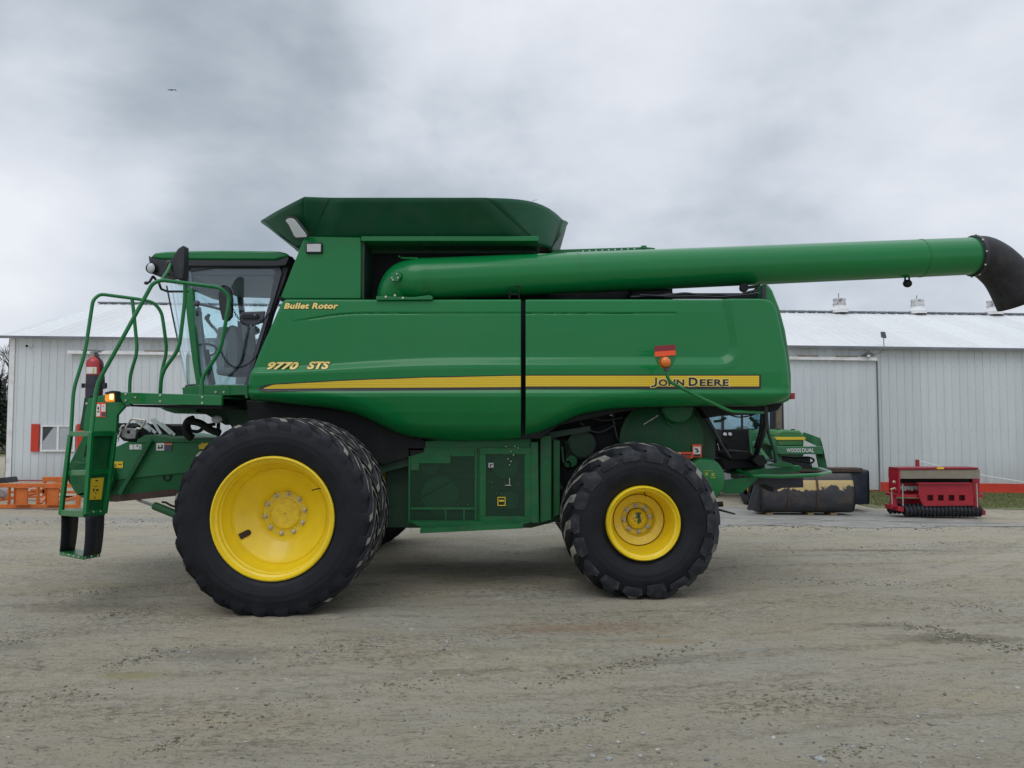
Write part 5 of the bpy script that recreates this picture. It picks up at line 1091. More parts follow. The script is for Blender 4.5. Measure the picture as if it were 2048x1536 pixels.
# cab base, platform sill, under-cab
mb = MB(); mb.pp([(364, 775), (396, 770), (495, 770), (496, 790), (366, 793)], 8.3, .3); mb.pp([(489, 789), (496, 789), (496, 797), (490, 797)], 8.3, .03); part('cab_sill', mb, 'green', cmb, bevel=.006)
mb = MB()
for a, b in ((432, 784), (448, 784)): q = P(a, b, 8.30); mb.cyl(q, q-Vector((0, .012, 0)), .012, 10)
part('bolt', mb, 'steel', cmb)
mb = MB(); mb.pp([(445, 790), (510, 790), (510, 870), (480, 880), (460, 850), (445, 812)], 8.5, 1.6); mb.pp([(390, 812), (455, 812), (470, 850), (450, 850), (410, 828), (392, 826)], 8.7, 1.2); part('cab_mount', mb, 'green_dark', cmb, bevel=.01)
mb = MB(); mb.pp([(320, 816), (392, 814), (392, 824), (350, 827), (333, 822)], 8.6, 1.2); part('front_step_plate', mb, 'green_far', cmb)
mb = MB(); mb.ball(P(434, 839, 8.35), .055, 1.1, .5, .75, 12); part('service_lamp', mb, 'lens', cmb)
mb = MB()
mb.ptube([(388, 838, 8.6), (376, 842, 8.6), (371, 856, 8.6), (374, 868, 8.6), (384, 876, 8.6)], 8.6, .045, .06); mb.ptube([(378, 842, 8.5), (400, 845, 8.5), (420, 860, 8.5), (440, 866, 8.5)], 8.5, .04, .06); mb.ptube([(382, 862, 8.6), (398, 864, 8.6), (410, 852, 8.6), (430, 848, 8.6)], 8.6, .02, .06)
mb.ptube([(437, 845, 8.5), (436, 872, 8.5)], 8.5, .02, 0); part('hose_bundle', mb, 'blackm', cmb)
# --- handrails (outer near rail and inner rail)
mb = MB()
mb.ptube([(181, 880, 7.33), (194, 768, 7.40), (232, 700, 7.42), (305, 567, 7.5), (322, 560, 7.52), (440, 575, 7.75), (459, 592, 7.8), (455, 625, 7.8), (441, 700, 7.85), (404, 756, 7.9), (403, 790, 7.9)], 7.5, .019, .10, 12)
mb.ptube([(370, 566, 7.62), (370, 600, 7.65), (358, 698, 7.7), (323, 746, 7.75), (320, 795, 7.8)], 7.7, .019, .10, 12); part('handrail', mb, 'green', cmb)
mb = MB()
mb.ptube([(141, 880, 7.75), (147, 779, 7.85), (170, 705, 7.9), (186, 600, 7.95), (200, 588, 8.0), (283, 599, 8.15), (308, 605, 8.2), (323, 624, 8.25), (328, 655, 8.25), (334, 703, 8.3), (323, 742, 8.3), (319, 795, 8.3)], 7.9, .018, .10, 12)
mb.ptube([(264, 597, 8.12), (267, 620, 8.12), (275, 703, 8.15), (260, 750, 8.15), (259, 795, 8.15)], 8.1, .018, .10, 12); part('handrail', mb, 'green', cmb)
# mirror arm and big mirror above the windscreen
mb = MB(); mb.pp([(368, 490), (364, 491), (355, 497), (344, 514), (337, 535), (342, 552), (356, 559), (366, 559), (368, 530)], 7.72, .13); m1 = part('side_mirror', mb, 'black', cmb, bevel=.02, label='tall black mirror housing seen edge on')
mb = MB(); mb.ptube([(322, 562, 7.55), (337, 540, 7.66), (341, 528, 7.72)], 7.6, .016, .04); part('mirror_arm', mb, 'green', m1)
mb = MB(); mb.ball(P(339, 527, 7.74), .035); part('mirror_joint', mb, 'black', m1)
mb = MB(); mb.ptube([(318, 566, 7.55), (322, 578, 7.6), (335, 583, 7.9), (375, 583, 8.4)], 7.8, .012, .05); mb.ptube([(299, 564, 8.5), (306, 552, 8.6), (312, 560, 8.6)], 8.5, .014, .02); mb.ball(P(293, 566, 8.5), .02, 1.4); part('mirror_cable', mb, 'black', m1)
# chains across the cab door
def chain(pts, n):
    pts = fillet(pts, .4, 14); L_ = [0]
    for a, b in zip(pts, pts[1:]): L_.append(L_[-1] + (b-a).length)
    mb = MB()
    def at(s):
        for i in range(len(pts)-1):
            if L_[i+1] >= s: return pts[i].lerp(pts[i+1], (s-L_[i])/max(L_[i+1]-L_[i], 1e-9)), (pts[i+1]-pts[i]).normalized()
        return pts[-1], (pts[-1]-pts[-2]).normalized()
    for k in range(n):
        c, d = at(L_[-1]*(k+.5)/n); u = Vector((0, 1, 0)) if k % 2 else d.cross(Vector((0, 1, 0))).normalized(); h = L_[-1]/n*.66; w = .010
        mb.tube([c + d*math.cos(t)*h + u*math.sin(t)*w for t in [2*PI*j/10 for j in range(11)]], .0032, 5, cap=False)
    return mb
part('safety_chain', chain([P(459, 600, 7.8), P(470, 628, 7.9), P(490, 652, 8.1), P(515, 650, 8.3), P(545, 622, 8.5)], 30), 'blackm', cmb)
part('safety_chain', chain([P(441, 700, 7.85), P(452, 724, 7.9), P(472, 738, 8.1), P(500, 728, 8.3), P(530, 690, 8.5)], 30), 'blackm', cmb)
# --- platform beam with the ladder head bracket
mb = MB(); mb.pp([(176, 797), (226, 786), (232, 784), (443, 791), (443, 811), (262, 808), (250, 812), (234, 830), (232, 866), (168, 868), (166, 860), (170, 830)], 7.62, .05)
pb = part('platform_beam', mb, 'green', cmb, bevel=.005)
mb = MB(); mb.pp([(180, 800), (224, 791), (444, 793), (444, 808), (262, 806), (240, 812), (226, 830), (200, 860), (176, 858)], 7.68, 1.3) if False else mb.poly([P(236, 787, 7.67), P(440, 793, 7.67), P(440, 796, 7.67), P(236, 792, 7.67)], (0, .95, 0)); part('platform_floor', mb, 'green_dull', pb)
mb = MB(); mb.pp([(258, 809), (443, 810.5), (443, 817), (330, 815.5), (262, 813)], 7.66, .9); part('beam_flange', mb, 'blackm', pb)
mb = MB()
for a, b in ((252, 788), (271, 794.5), (252, 801), (321, 790.5), (321, 802.5), (405, 794), (405, 806), (174, 807)): q = P(a, b, 7.62); mb.cyl(q, q-Vector((0, .010, 0)), .011, 10)
part('bolt', mb, 'steel', pb)
mb = MB(); mb.pp([(169, 795), (180, 792), (176, 830), (170, 855), (158, 860), (160, 850), (164, 830)], 7.66, .25); part('bracket_flange', mb, 'green_dark', pb)
sticker(192, 805, 212, 834, 7.612, WM, ((.02, .12, .42, .95, 'white'), (.52, .12, .96, .62, 'white'), (.55, .68, .95, .95, 'dgrey'), (.15, .3, .3, .5, 'black'), (.1, .6, .35, .68, 'black'), (.65, .25, .8, .3, 'lgrey')), name='warning_decal')
# turn lamp, lit
mb = MB(); mb.pp([(209, 785), (224, 781), (231, 782), (231, 786), (210, 789)], 7.30, .10); mb.pp([(228, 784), (231, 784), (231, 803), (229, 804)], 7.31, .10); tl = part('turn_lamp', mb, 'black', cmb, bevel=.003, label='lit amber turn lamp')
mb = MB(); mb.pp([(210, 788), (228, 785), (229, 802), (212, 804), (209, 800)], 7.31, .08); part('lamp_lens', mb, 'amber_lit', tl, bevel=.006)
mb = MB(); mb.pbox(218.5, 788, 226, 799, 7.302, .02); part('bulb', mb, 'bulb', tl, bevel=.006)
mb = MB(); mb.ptube([(231, 790, 7.36), (240, 796, 7.5), (244, 806, 7.6), (252, 813, 7.62), (262, 812, 7.62)], 7.5, .006, .03, 6); part('lamp_cable', mb, 'black', tl)
# --- ladder: three rails round a corner, treads between the first two, a plate between the last two
mb = MB()
def rail(pts, r=.021): mb.tube(fillet([P(*p) for p in pts], .05), r, 4) if False else [mb.bar(P(*a), P(*b), .045, .035) for a, b in zip(pts, pts[1:])]
rail([(141, 870, 7.75), (135, 915, 7.7), (122, 1029, 7.62)]); rail([(182, 866, 7.30), (171, 1029, 7.22)]); rail([(230, 868, 7.65), (219, 960, 7.6), (209, 1027, 7.55)])
_rails = mb
ld = part('ladder', MB().poly([P(182, 866, 7.37), P(232, 866, 7.70), P(226, 880, 7.70), P(180, 880, 7.36)], (0, .02, 0)), 'green', cmb, bevel=.003)
part('ladder_rail', _rails, 'green', ld, bevel=.004)
def tread(p, q, r, s_, th):                         # corners A front-left, B front, C front-right
    A, B, Cc = P(*p), P(*q), P(*r); D = A + (Cc - B); mb = MB(); mb.poly([A, B, Cc, D], (0, 0, -th)); return mb
for (ya, yb, yc) in ((863, 862, 862), (941, 940, 938)):
    mb = tread((139 if ya < 900 else 130, ya, 7.74), (183 if ya < 900 else 177, yb, 7.28), (228 if ya < 900 else 222, yc, 7.63), None, .05); part('ladder_tread', mb, 'green', ld, bevel=.004)
mb = tread((119, 1019, 7.62), (167, 1022, 7.20), (211, 1018, 7.55), None, .06); part('ladder_tread', mb, 'green', ld, bevel=.005)
mb = MB(); mb.poly([P(185, 868, 7.36), P(227, 868, 7.68), P(219, 945, 7.63), P(209, 1020, 7.58), P(171, 1022, 7.28)], (-.012, .015, 0)); part('ladder_plate', mb, 'green_dull', ld)
# yellow manual decal on the plate and strap bolts
def on_plate(px, py):
    A, B, Cc = P(185, 868, 7.36), P(227, 868, 7.68), P(171, 1022, 7.28); n_ = (B-A).cross(Cc-A).normalized(); o_ = Vector((0, 0, CAMZ)); d = P(px, py, 8)-o_; t = (A-o_).dot(n_)/d.dot(n_); n2 = n_ if n_.y < 0 else -n_; return o_+d*t, n2
mb = MB(); cs = [on_plate(*c) for c in ((179, 957), (206, 955), (201, 999), (175, 1000))]; mb.poly([c+n_*.008 for c, n_ in cs], (0, .003, 0)); ydc = part('decal', mb, 'yellow_dec', ld)
mb = MB()
for x0, y0, x1, y1 in ((189, 960, 194, 963), (185, 972, 194, 973), (184, 977, 187, 983), (190, 978, 195, 982), (188, 985, 191, 987), (187, 993, 188.5, 998)): cs = [on_plate(*c) for c in ((x0, y0), (x1, y0), (x1, y1), (x0, y1))]; mb.poly([c+n_*.010 for c, n_ in cs], (0, .001, 0))
part('decal_print', mb, 'rust', ydc)
mb = MB()
for a, b, Y in ((174, 1025, 7.24), (187, 1024, 7.35), (201, 1023, 7.45), (170, 1115, 7.25), (183, 1113, 7.33), (196, 1111, 7.44), (128, 1107, 7.55), (138, 1110, 7.45), (148, 1112, 7.36), (158, 1114, 7.27)): q = P(a, b, Y-.012); mb.ball(q, .010, n=6)
part('bolt', mb, 'steel', ld)
# hanging rubber straps with the lowest step
A0, B0, C0 = P(122, 1031, 7.60), P(170, 1033, 7.21), P(207, 1030, 7.54); D0 = A0+(C0-B0)
A1, B1, C1 = P(119, 1103, 7.60), P(166, 1112, 7.21), P(200, 1106, 7.52); D1 = A1+(C1-B1)
mb = MB(); 
def sheet4(a, b, c, d, bow=0.0):
    V = []; n_ = 8
    for j in range(n_+1):
        t = j/n_; o_ = Vector((1, 0, 0))*bow*math.sin(PI*t); V += [a.lerp(d, t)+o_, b.lerp(c, t)+o_]
    return V, [(2*j, 2*j+1, 2*j+3, 2*j+2) for j in range(n_)]
v_, f_ = sheet4(B0, C0, C1, B1, .008); mb.add(v_, f_); o = part('rubber_strap', mb, 'strap', ld, fixn=False); s_ = o.modifiers.new('t', 'SOLIDIFY'); s_.thickness = .01
mb = MB(); v_, f_ = sheet4(A0+Vector((.0, .0, 0)), A0.lerp(D0, .9), A1.lerp(D1, .85), A1, .006); mb.add(v_, f_); o = part('rubber_strap', mb, 'strap', ld, fixn=False); s_ = o.modifiers.new('t', 'SOLIDIFY'); s_.thickness = .01
mb = MB(); mb.poly([A1, B1, C1, D1], (0, 0, -.006)); mb.poly([A1, B1, B1+Vector((0, 0, -.035)), A1+Vector((0, 0, -.035))], (.0, .006, 0)); mb.poly([B1, C1, C1+Vector((0, 0, -.035)), B1+Vector((0, 0, -.035))], (.0, .006, 0)); part('bottom_step', mb, 'green', ld)
# --- feeder house
FHY = 8.72; FHD = 1.36
mb = MB(); mb.pp([(219, 905), (224, 897), (256, 883), (274, 885), (298, 886), (425, 884), (440, 884), (440, 985), (352, 985), (222, 1004), (166, 988), (150, 968), (140, 930)], FHY, FHD); fh = part('feeder_house', mb, 'green_dull', cmb, bevel=.012)
mb = MB(); mb.pp([(219, 905), (224, 897), (256, 883), (298, 886), (425, 884), (440, 884), (440, 941), (384, 945), (280, 955), (216, 962)], FHY-.02, .03); part('side_plate', mb, mat('feeder_green', (.008, .155, .046), .42, var=.12, vscale=3, dust=((.08, .10, .07), .25, 6)), fh, bevel=.008)
mb = MB(); mb.pp([(273, 886), (274, 879), (290, 870), (309, 869), (350, 876), (425, 877), (440, 878), (440, 886), (350, 885)], FHY-.03, FHD); part('top_cover', mb, 'green_far', fh, bevel=.008)
mb = MB(); mb.pp([(216, 992), (349, 978), (362, 984), (360, 991), (300, 997), (230, 1004)], FHY-.015, .03); part('lower_lip', mb, 'rust', fh)
mb = MB(); mb.bar(P(302, 880, FHY-.06), P(240, 988, FHY-.06), .05, .04, up=(0, 1, 0)); part('diagonal_bar', mb, 'green_dull', fh, bevel=.006)
mb = MB(); mb.lathe([(.03, -.005), (.045, -.012), (.05, .01), (.03, .01)], P(335, 954, FHY-.0), 20); part('grommet', mb, 'blackm', fh)
# drum and front face seen through the ladder
mb = MB(); mb.pp([(135, 934), (150, 905), (167, 870), (190, 862), (214, 868), (214, 890), (175, 920), (165, 960), (152, 950)], FHY-.05, .1); mb.ptube([(150, 925), (168, 928), (180, 922)], FHY-.15, .012, .05, 6); part('front_frame', mb, 'green_dull', fh, bevel=.006)
mb = MB(); mb.pp([(172, 890), (184, 888), (184, 922), (166, 925)], FHY-.07, .1); mb.pp([(128, 945), (150, 925), (170, 960), (165, 985), (140, 968)], FHY+.1, .3); part('feed_opening', mb, 'blackm', fh)
mb = MB(); mb.lathe([(0, -.04), (.10, -.04), (.12, 0), (.24, .0), (.25, .05), (0, .06)], P(183, 955, FHY-.1), 40); part('drum_cover', mb, 'green_dull', fh, ang=50)
mb = MB(); mb.poly([P(152, 990, FHY-.1), P(166, 985, FHY-.1), P(176, 990, FHY-.1)], (0, .1, -.01)); part('skid', mb, 'green_far', fh)
sticker(259, 889, 283, 899, FHY-.028, 'white', ((.28, 0, .33, 1, 'dgrey'), (.6, .1, .7, .5, 'dgrey'), (.82, .3, .9, .9, 'dgrey')))
sticker(312, 886, 344, 901, FHY-.028, 'white', ((.5, 0, 1, .16, WM), (.5, .22, 1, 1, 'dgrey'), (.12, .35, .2, .8, 'black'), (.2, .55, .42, .75, 'black'), (.33, .25, .42, .6, 'black')), name='warning_decal')
sticker(222, 923, 246, 936, FHY-.028, 'yellow_dec', ((.2, .45, .45, .55, 'rust'), (.6, .35, .9, .5, 'rust'), (.3, .65, .4, .75, 'rust')))
mb = MB(); mb.pp([(397, 890), (402, 888), (404, 885), (410, 887), (413, 884), (417, 886), (416, 898), (398, 898)], FHY-.026, .004); part('decal', mb, 'yellow_dec', fh)
# multi coupler with its lever, hose clamps and strips on top of the feeder house
q0 = FHY-.05
mb = MB(); mb.pp([(244, 860), (250, 856), (268, 857), (273, 864), (270, 877), (255, 878), (243, 874)], q0, .06); mc = part('multi_coupler', mb, 'zinc', cmb, bevel=.006)
mb = MB(); mb.ptube([(251, 856), (263, 837), (292, 841), (281, 858)], q0-.03, .011, .02, 8); mb.ptube([(240, 860), (244, 852), (249, 851)], q0-.03, .012, .02, 8); mb.ptube([(270, 862), (274, 856), (280, 858)], q0-.03, .012, .02, 8); mb.ptube([(243, 858), (236, 878)], q0-.04, .010, 0, 8); part('coupler_lever', mb, 'steel', mc)
mb = MB(); mb.lathe([(.012, -.0), (.022, -.006), (.024, .004), (.014, .006)], P(234, 880, q0-.05), 14); part('lever_knob', mb, 'alu', mc)
mb = MB(); mb.lathe([(0, -.004), (.018, -.004), (.018, .01)], P(257, 864, q0-.002), 14); part('coupler_port', mb, 'blackm', mc)
mb = MB(); mb.pp([(232, 846), (258, 846), (262, 852), (284, 850), (292, 862), (300, 868), (270, 884), (246, 882), (233, 868)], q0+.08, .5); mb.pp([(292, 848), (336, 848), (346, 852), (350, 862), (350, 872), (300, 868)], q0+.3, .5); mb.ptube([(350, 856, 9.2), (366, 860, 9.2), (372, 864, 9.2)], 9.2, .015, 0); part('hose_tray', mb, 'blackm', cmb, bevel=.01)
mb = MB()
for a, b in (((272, 842), (302, 862)), ((280, 840), (312, 866)), ((303, 838), (322, 868)), ((308, 838), (342, 868)), ((322, 846), (350, 870)), ((266, 838), (290, 842))): mb.bar(P(a[0], a[1], q0+.1), P(b[0], b[1], q0+.05), .03, .012, up=(0, 1, 0))
part('clamp_strip', mb, 'alu', cmb)
# lift cylinder below
mb = MB(); mb.cyl(P(270, 997, 8.8), P(312, 1012, 8.6), .012, 10); mb.cyl(P(275, 1001, 8.85), P(310, 1014, 8.7), .008, 8); part('cylinder_rod', mb, 'zinc', cmb)
mb = MB(); mb.cyl(P(310, 1012, 8.6), P(370, 1036, 8.4), .045, 14); lc = part('lift_cylinder', mb, 'green_dull', cmb)
mb = MB(); mb.tube([P(324, 1004, 8.5), P(332, 1005, 8.5), P(340, 1010, 8.45), P(372, 1022, 8.4)], .012, 6); part('cylinder_hose', mb, 'blackm', lc)
# --- fire extinguisher on the platform corner
fx = empty('fire_extinguisher', P(188, 790, 7.95), 'red fire extinguisher with black and white labels on the platform beside the handrail', 'fire extinguisher')
q = P(188, 796, 7.95); H = P(188, 720, 7.95).z - q.z; r = .083
mb = MB(); mb.lathe([(0, 0), (r*.9, 0), (r, .015), (r, H-.04), (r*.92, H-.01), (r*.6, H+.025), (r*.25, H+.04), (0, H+.04)], q, 32, 'Z'); part('cylinder', mb, 'redx', fx)
mb = MB()
def band(z0, z1, a0, a1, rr_):
    V = []; n_ = 14
    for z in (z0, z1):
        for k in range(n_+1): a = a0+(a1-a0)*k/n_; V.append(q + Vector((rr_*math.cos(a), rr_*math.sin(a), z)))
    return V, [(k, k+1, n_+1+k+1, n_+1+k) for k in range(n_)]
v_, f_ = band(.0, H*.60, math.radians(235), math.radians(350), r+.002); mb.add(v_, f_); part('data_label', mb, mat('label_dark', (.03, .032, .05), .5), fx, fixn=False)
mb = MB(); v_, f_ = band(H*.63, H*.80, math.radians(235), math.radians(310), r+.002); mb.add(v_, f_); wl_ = part('white_label', mb, 'white', fx, fixn=False)
mb = MB(); v_, f_ = band(H*.64, H*.78, math.radians(286), math.radians(294), r+.004); mb.add(v_, f_); part('yellow_mark', mb, 'yellow_dec', wl_, fixn=False)
mb = MB(); mb.cyl(q+Vector((0, 0, H+.03)), q+Vector((0, 0, H+.09)), .018, 12); mb.bar(q+Vector((-.05, 0, H+.10)), q+Vector((.06, 0, H+.085)), .016, .02); mb.bar(q+Vector((-.05, 0, H+.075)), q+Vector((.03, 0, H+.07)), .012, .016); mb.tube([q+Vector((.02+.02*math.cos(t), -.02, H+.10+.02*math.sin(t))) for t in [k*.7 for k in range(10)]], .003, 5); part('valve_head', mb, 'zinc', fx)
mb = MB(); mb.tube(fillet([q+Vector((.01, -.02, H+.07)), q+Vector((.05, -.03, H+.02)), q+Vector((.10, -.03, H-.08)), q+Vector((.10, 0, H-.30))], .06), .013, 8); part('discharge_hose', mb, 'black', fx)
mb = MB(); mb.lathe([(r+.002, .11), (r+.006, .11), (r+.006, .145), (r+.002, .145)], q, 28, 'Z'); mb.box(q.x-r-.04, q.x-r+.01, q.y-.02, q.y+.02, q.z+.105, q.z+.15); mb.box(q.x+r-.01, q.x+r+.04, q.y-.02, q.y+.02, q.z+.10, q.z+.155); part('bracket', mb, 'black', fx)

# ------------------------------------------------------------------ tractor with loader behind the combine
tr = empty('tractor', (6.35, 19.3, -.2), 'green tractor with front loader and yellow hood stripe parked behind the combine tail', 'tractor')
mb = MB(); mb.pp([(1556, 862), (1570, 859), (1600, 861), (1608, 868), (1609, 894), (1552, 894), (1552, 866)], 17.6, 2.0); hood = part('hood', mb, mat('tractor_hood', (.035, .17, .045), .5, dust=((.16, .19, .08), .55, 5)), tr, bevel=.05)
mb = MB(); mb.pp([(1553, 893), (1608, 893), (1607, 930), (1556, 930)], 17.7, 1.8); part('grille', mb, 'green_dark', tr, bevel=.02)
mb = MB(); mb.pbox(1550.5, 874, 1610.5, 879.5, 17.58, 1.7); part('hood_stripe', mb, 'yellow_dec', hood)
mb = MB(); mb.pbox(1556, 857, 1563, 861, 17.9, .1); mb.pbox(1584, 858, 1590, 861, 17.9, .1); part('hood_cap', mb, 'black', hood)
mb = MB(); mb.ptube([(1558, 870, 18.6), (1558, 790, 18.6)], 18.6, .065, 0, 14); part('exhaust_stack', mb, mat('old_exhaust', (.16, .13, .09), .7, dust=((.05, .045, .04), .7, 6)), tr)
mb = MB(); mb.ptube([(1546, 866, 18.9), (1546, 795, 18.9)], 18.9, .08, 0, 14); part('intake_stack', mb, 'black', tr)
# cab
cx0, cx1, cyf, cyb, cz0, cz1 = 5.30, 6.88, 19.5, 21.0, 1.35, 2.85
mb = MB()
for x in (cx0, cx1-.07):
    for y in (cyf, cyb): mb.box(x, x+.07, y, y+.07, cz0, cz1)
mb.box(cx0+.5, cx0+.55, cyf-.01, cyf+.03, cz0, cz1); mb.box(cx0+.07, cx1-.07, cyf, cyf+.06, cz0-.06, cz0+.02); cb = part('cab_frame', mb, 'black', tr, bevel=.01)
mb = MB(); mb.box(cx0-.1, cx1+.1, cyf-.15, cyb+.15, cz1, cz1+.22); part('cab_roof', mb, 'green', tr, bevel=.06)
mb = MB(); mb.box(cx0+.07, cx1-.07, cyf+.03, cyf+.036, cz0+.02, cz1); mb.box(cx0+.02, cx0+.026, cyf+.07, cyb, cz0, cz1); mb.box(cx0+.07, cx1-.07, cyb+.03, cyb+.036, cz0, cz1); mb.box(cx1-.03, cx1-.024, cyf+.07, cyb, cz0, cz1); part('cab_glass', mb, 'glass2', cb)
mb = MB(); mb.pp([(1442, 859), (1556, 858), (1553, 905), (1520, 930), (1462, 915), (1455, 890), (1442, 880)], 19.45, .9); part('cab_lower', mb, 'blackm', tr, bevel=.01)
mb = MB(); c0 = P(1509, 846, 19.9); mb.tube([c0+Vector((.16*math.cos(t), .05*math.sin(t), .07*math.sin(t)+.02*math.cos(t))) for t in [2*PI*k/20 for k in range(21)]], .012, 6); mb.bar(c0, c0+Vector((.05, -.1, -.25)), .06); part('steering_wheel', mb, 'black', tr)
mb = MB(); mb.pp([(1478, 860), (1480, 852), (1498, 852), (1502, 860)], 20.2, .4); part('seat', mb, 'dgrey', tr, bevel=.04)
for a in (1451, 1461):
    q = P(a, 868.5, 19.35); mb = MB(); mb.lathe([(0, -.01), (.035, -.008), (.045, .02), (.045, .06)], q, 16); part('front_lamp', mb, 'lens', tr)
def tractor_tyre(loc, R, w, rr, nl):
    H = Vector(loc); mb = MB(); mb.lathe([(rr, 0), (rr, -w*.4), (rr*.9, -w*.45), (rr*.8, -w*.1), (0, -w*.1)], (0, 0, 0), 32)
    mb.v = [(-v[1], v[0], v[2]) for v in mb.v]; wl = put_part('wheel', mb, 'yellow', tr, H, fixn=False)
    t = tyre(R, w, rr, nl, .08, .04, -w/2, side=.12, seg=48); t.v = [(-v[1], v[0], v[2]) for v in t.v]; put_part('tyre', t, ['rubber', 'rubber', 'rubber'], wl, H, ang=32)
for x, y, R, w, rr, nl in ((5.1, 20.6, .86, .5, .5, 20), (7.1, 20.6, .86, .5, .5, 20), (5.62, 18.3, .5, .28, .26, 15), (6.9, 18.3, .5, .28, .26, 15)): tractor_tyre((x, y, -.2+R-.01), R, w, rr, nl)
mb = MB(); mb.box(5.9, 6.6, 18.0, 20.9, .25, .95); mb.box(5.62, 6.9, 18.25, 18.35, .25, .35); mb.box(5.1, 7.1, 20.5, 20.7, .55, .75); part('chassis', mb, 'green_dark', tr, bevel=.02)
mb = MB(); mb.poly([P(1409, 868, 20.0), P(1436, 866, 20.0), P(1438, 870, 20.0), P(1410, 875, 20.0)], (0, 1.0, 0)); part('fender', mb, 'green_far', tr)
# loader arms, cross tube with its lettering, masts
mb = MB()
for (p_, q_, r_, e_) in (((1500, 866, 18.9), (1552, 886, 17.15), (1558, 896, 17.0), (1570, 945, 16.9)), ((1609, 872, 18.2), (1641, 886, 17.15), (1645, 893, 17.0), (1657, 945, 16.9))):
    a, b, c, d = [P(*t) for t in (p_, q_, r_, e_)]; mb.poly([a+Vector((0, 0, .09)), b+Vector((0, 0, .11)), c+Vector((.0, 0, .05)), d, d+Vector((-.16, 0, 0)), c+Vector((-.13, 0, -.12)), b+Vector((-.05, 0, -.07)), a+Vector((0, 0, -.09))], (.0, .10, 0))
part('loader_arm', mb, 'green_far', tr, bevel=.01)
mb = MB(); mb.pbox(1557, 893, 1646, 908.5, 16.9, .14); ct = part('cross_tube', mb, 'green_far', tr, bevel=.01)
ptext('lettering', 'WOODS', (1573, 896.5, 1602, 904.5), 16.9, 'white', ct, .012, proud=.006)
ptext('lettering', 'DUAL', (1604, 896.5, 1628, 904.5), 16.9, 'white', ct, .012, proud=.006)
mb = MB(); mb.pp([(1500, 864), (1520, 868), (1524, 925), (1506, 925)], 18.3, .12); mb.bar(P(1508, 885, 18.2), P(1545, 935, 17.3), .09); mb.bar(P(1515, 872, 18.1), P(1548, 890, 17.3), .06); part('loader_mast', mb, 'green_far', tr)
q = P(1521, 875, 18.0); ptext('lettering', 'WOODS', (1517, 873, 1540, 880), 18.0, 'white', tr, .03, proud=.006) if False else None
mb = MB(); mb.ptube([(1560, 912, 17.2), (1590, 916, 17.1), (1618, 914, 17.0), (1630, 920, 17.0), (1622, 927, 17.0)], 17, .022, .1, 8); mb.ptube([(1570, 920, 17.2), (1600, 922, 17.1), (1625, 926, 17.0)], 17, .018, .1, 8); mb.pp([(1558, 914), (1620, 916), (1622, 932), (1560, 936)], 17.5, .5); part('loader_hose', mb, 'blackm', tr)
# loose loader buckets in front of it
def bucket(name, x0, x1, yb, zb_, zt_, dep, m, label, ribs_=(), plate='blackm', boxy=False):
    b = empty(name, ((x0+x1)/2, yb+dep/2, zb_), label, 'loader bucket', 'loader buckets by the tractor')
    prof = [(yb+.16, zt_+.02), (yb+.05, zt_-.12), (yb, (zt_+zb_)/2), (yb+.03, zb_+.16), (yb+.10, zb_+.05), (yb+.2, zb_), (yb+dep, zb_)]
    if boxy: prof = [(yb+.30, zt_+.02), (yb+.02, zt_), (yb, zt_-.05), (yb+.01, zb_+.10), (yb+.05, zb_), (yb+dep, zb_-.01)]
    prof = [(p.x, p.y) for p in fillet([Vector((a, c, 0)) for a, c in prof], .1 if not boxy else .02, 4)]
    mb = MB(); n_ = len(prof); nx = 24; V = []
    for i in range(nx+1):
        x = x0+(x1-x0)*i/nx
        for a, c in prof: V.append((x, a+random.uniform(-.004, .004), c))
    mb.add(V, [(i*n_+k, i*n_+k+1, (i+1)*n_+k+1, (i+1)*n_+k) for i in range(nx) for k in range(n_-1)])
    o = part('bucket_shell', mb, m, b, ang=40, fixn=False); s_ = o.modifiers.new('t', 'SOLIDIFY'); s_.thickness = .015; s_.offset = 0
    mb = MB()
    for x in (x0-.02, x1):
        mb.poly([(x, a-.012, c-.004) for a, c in prof], (.02, 0, 0))
    part('plate', mb, plate, b)
    if ribs_:
        mb = MB()
        for x in ribs_: mb.poly([(x-.018, a-.03, c+(.02 if c > (zt_+zb_)/2 else -.0)) for a, c in prof[1:-2]] + [(x-.018, a+.01, c) for a, c in reversed(prof[1:-2])], (.036, 0, 0))
        part('rib', mb, 'rust', b)
    return b, prof
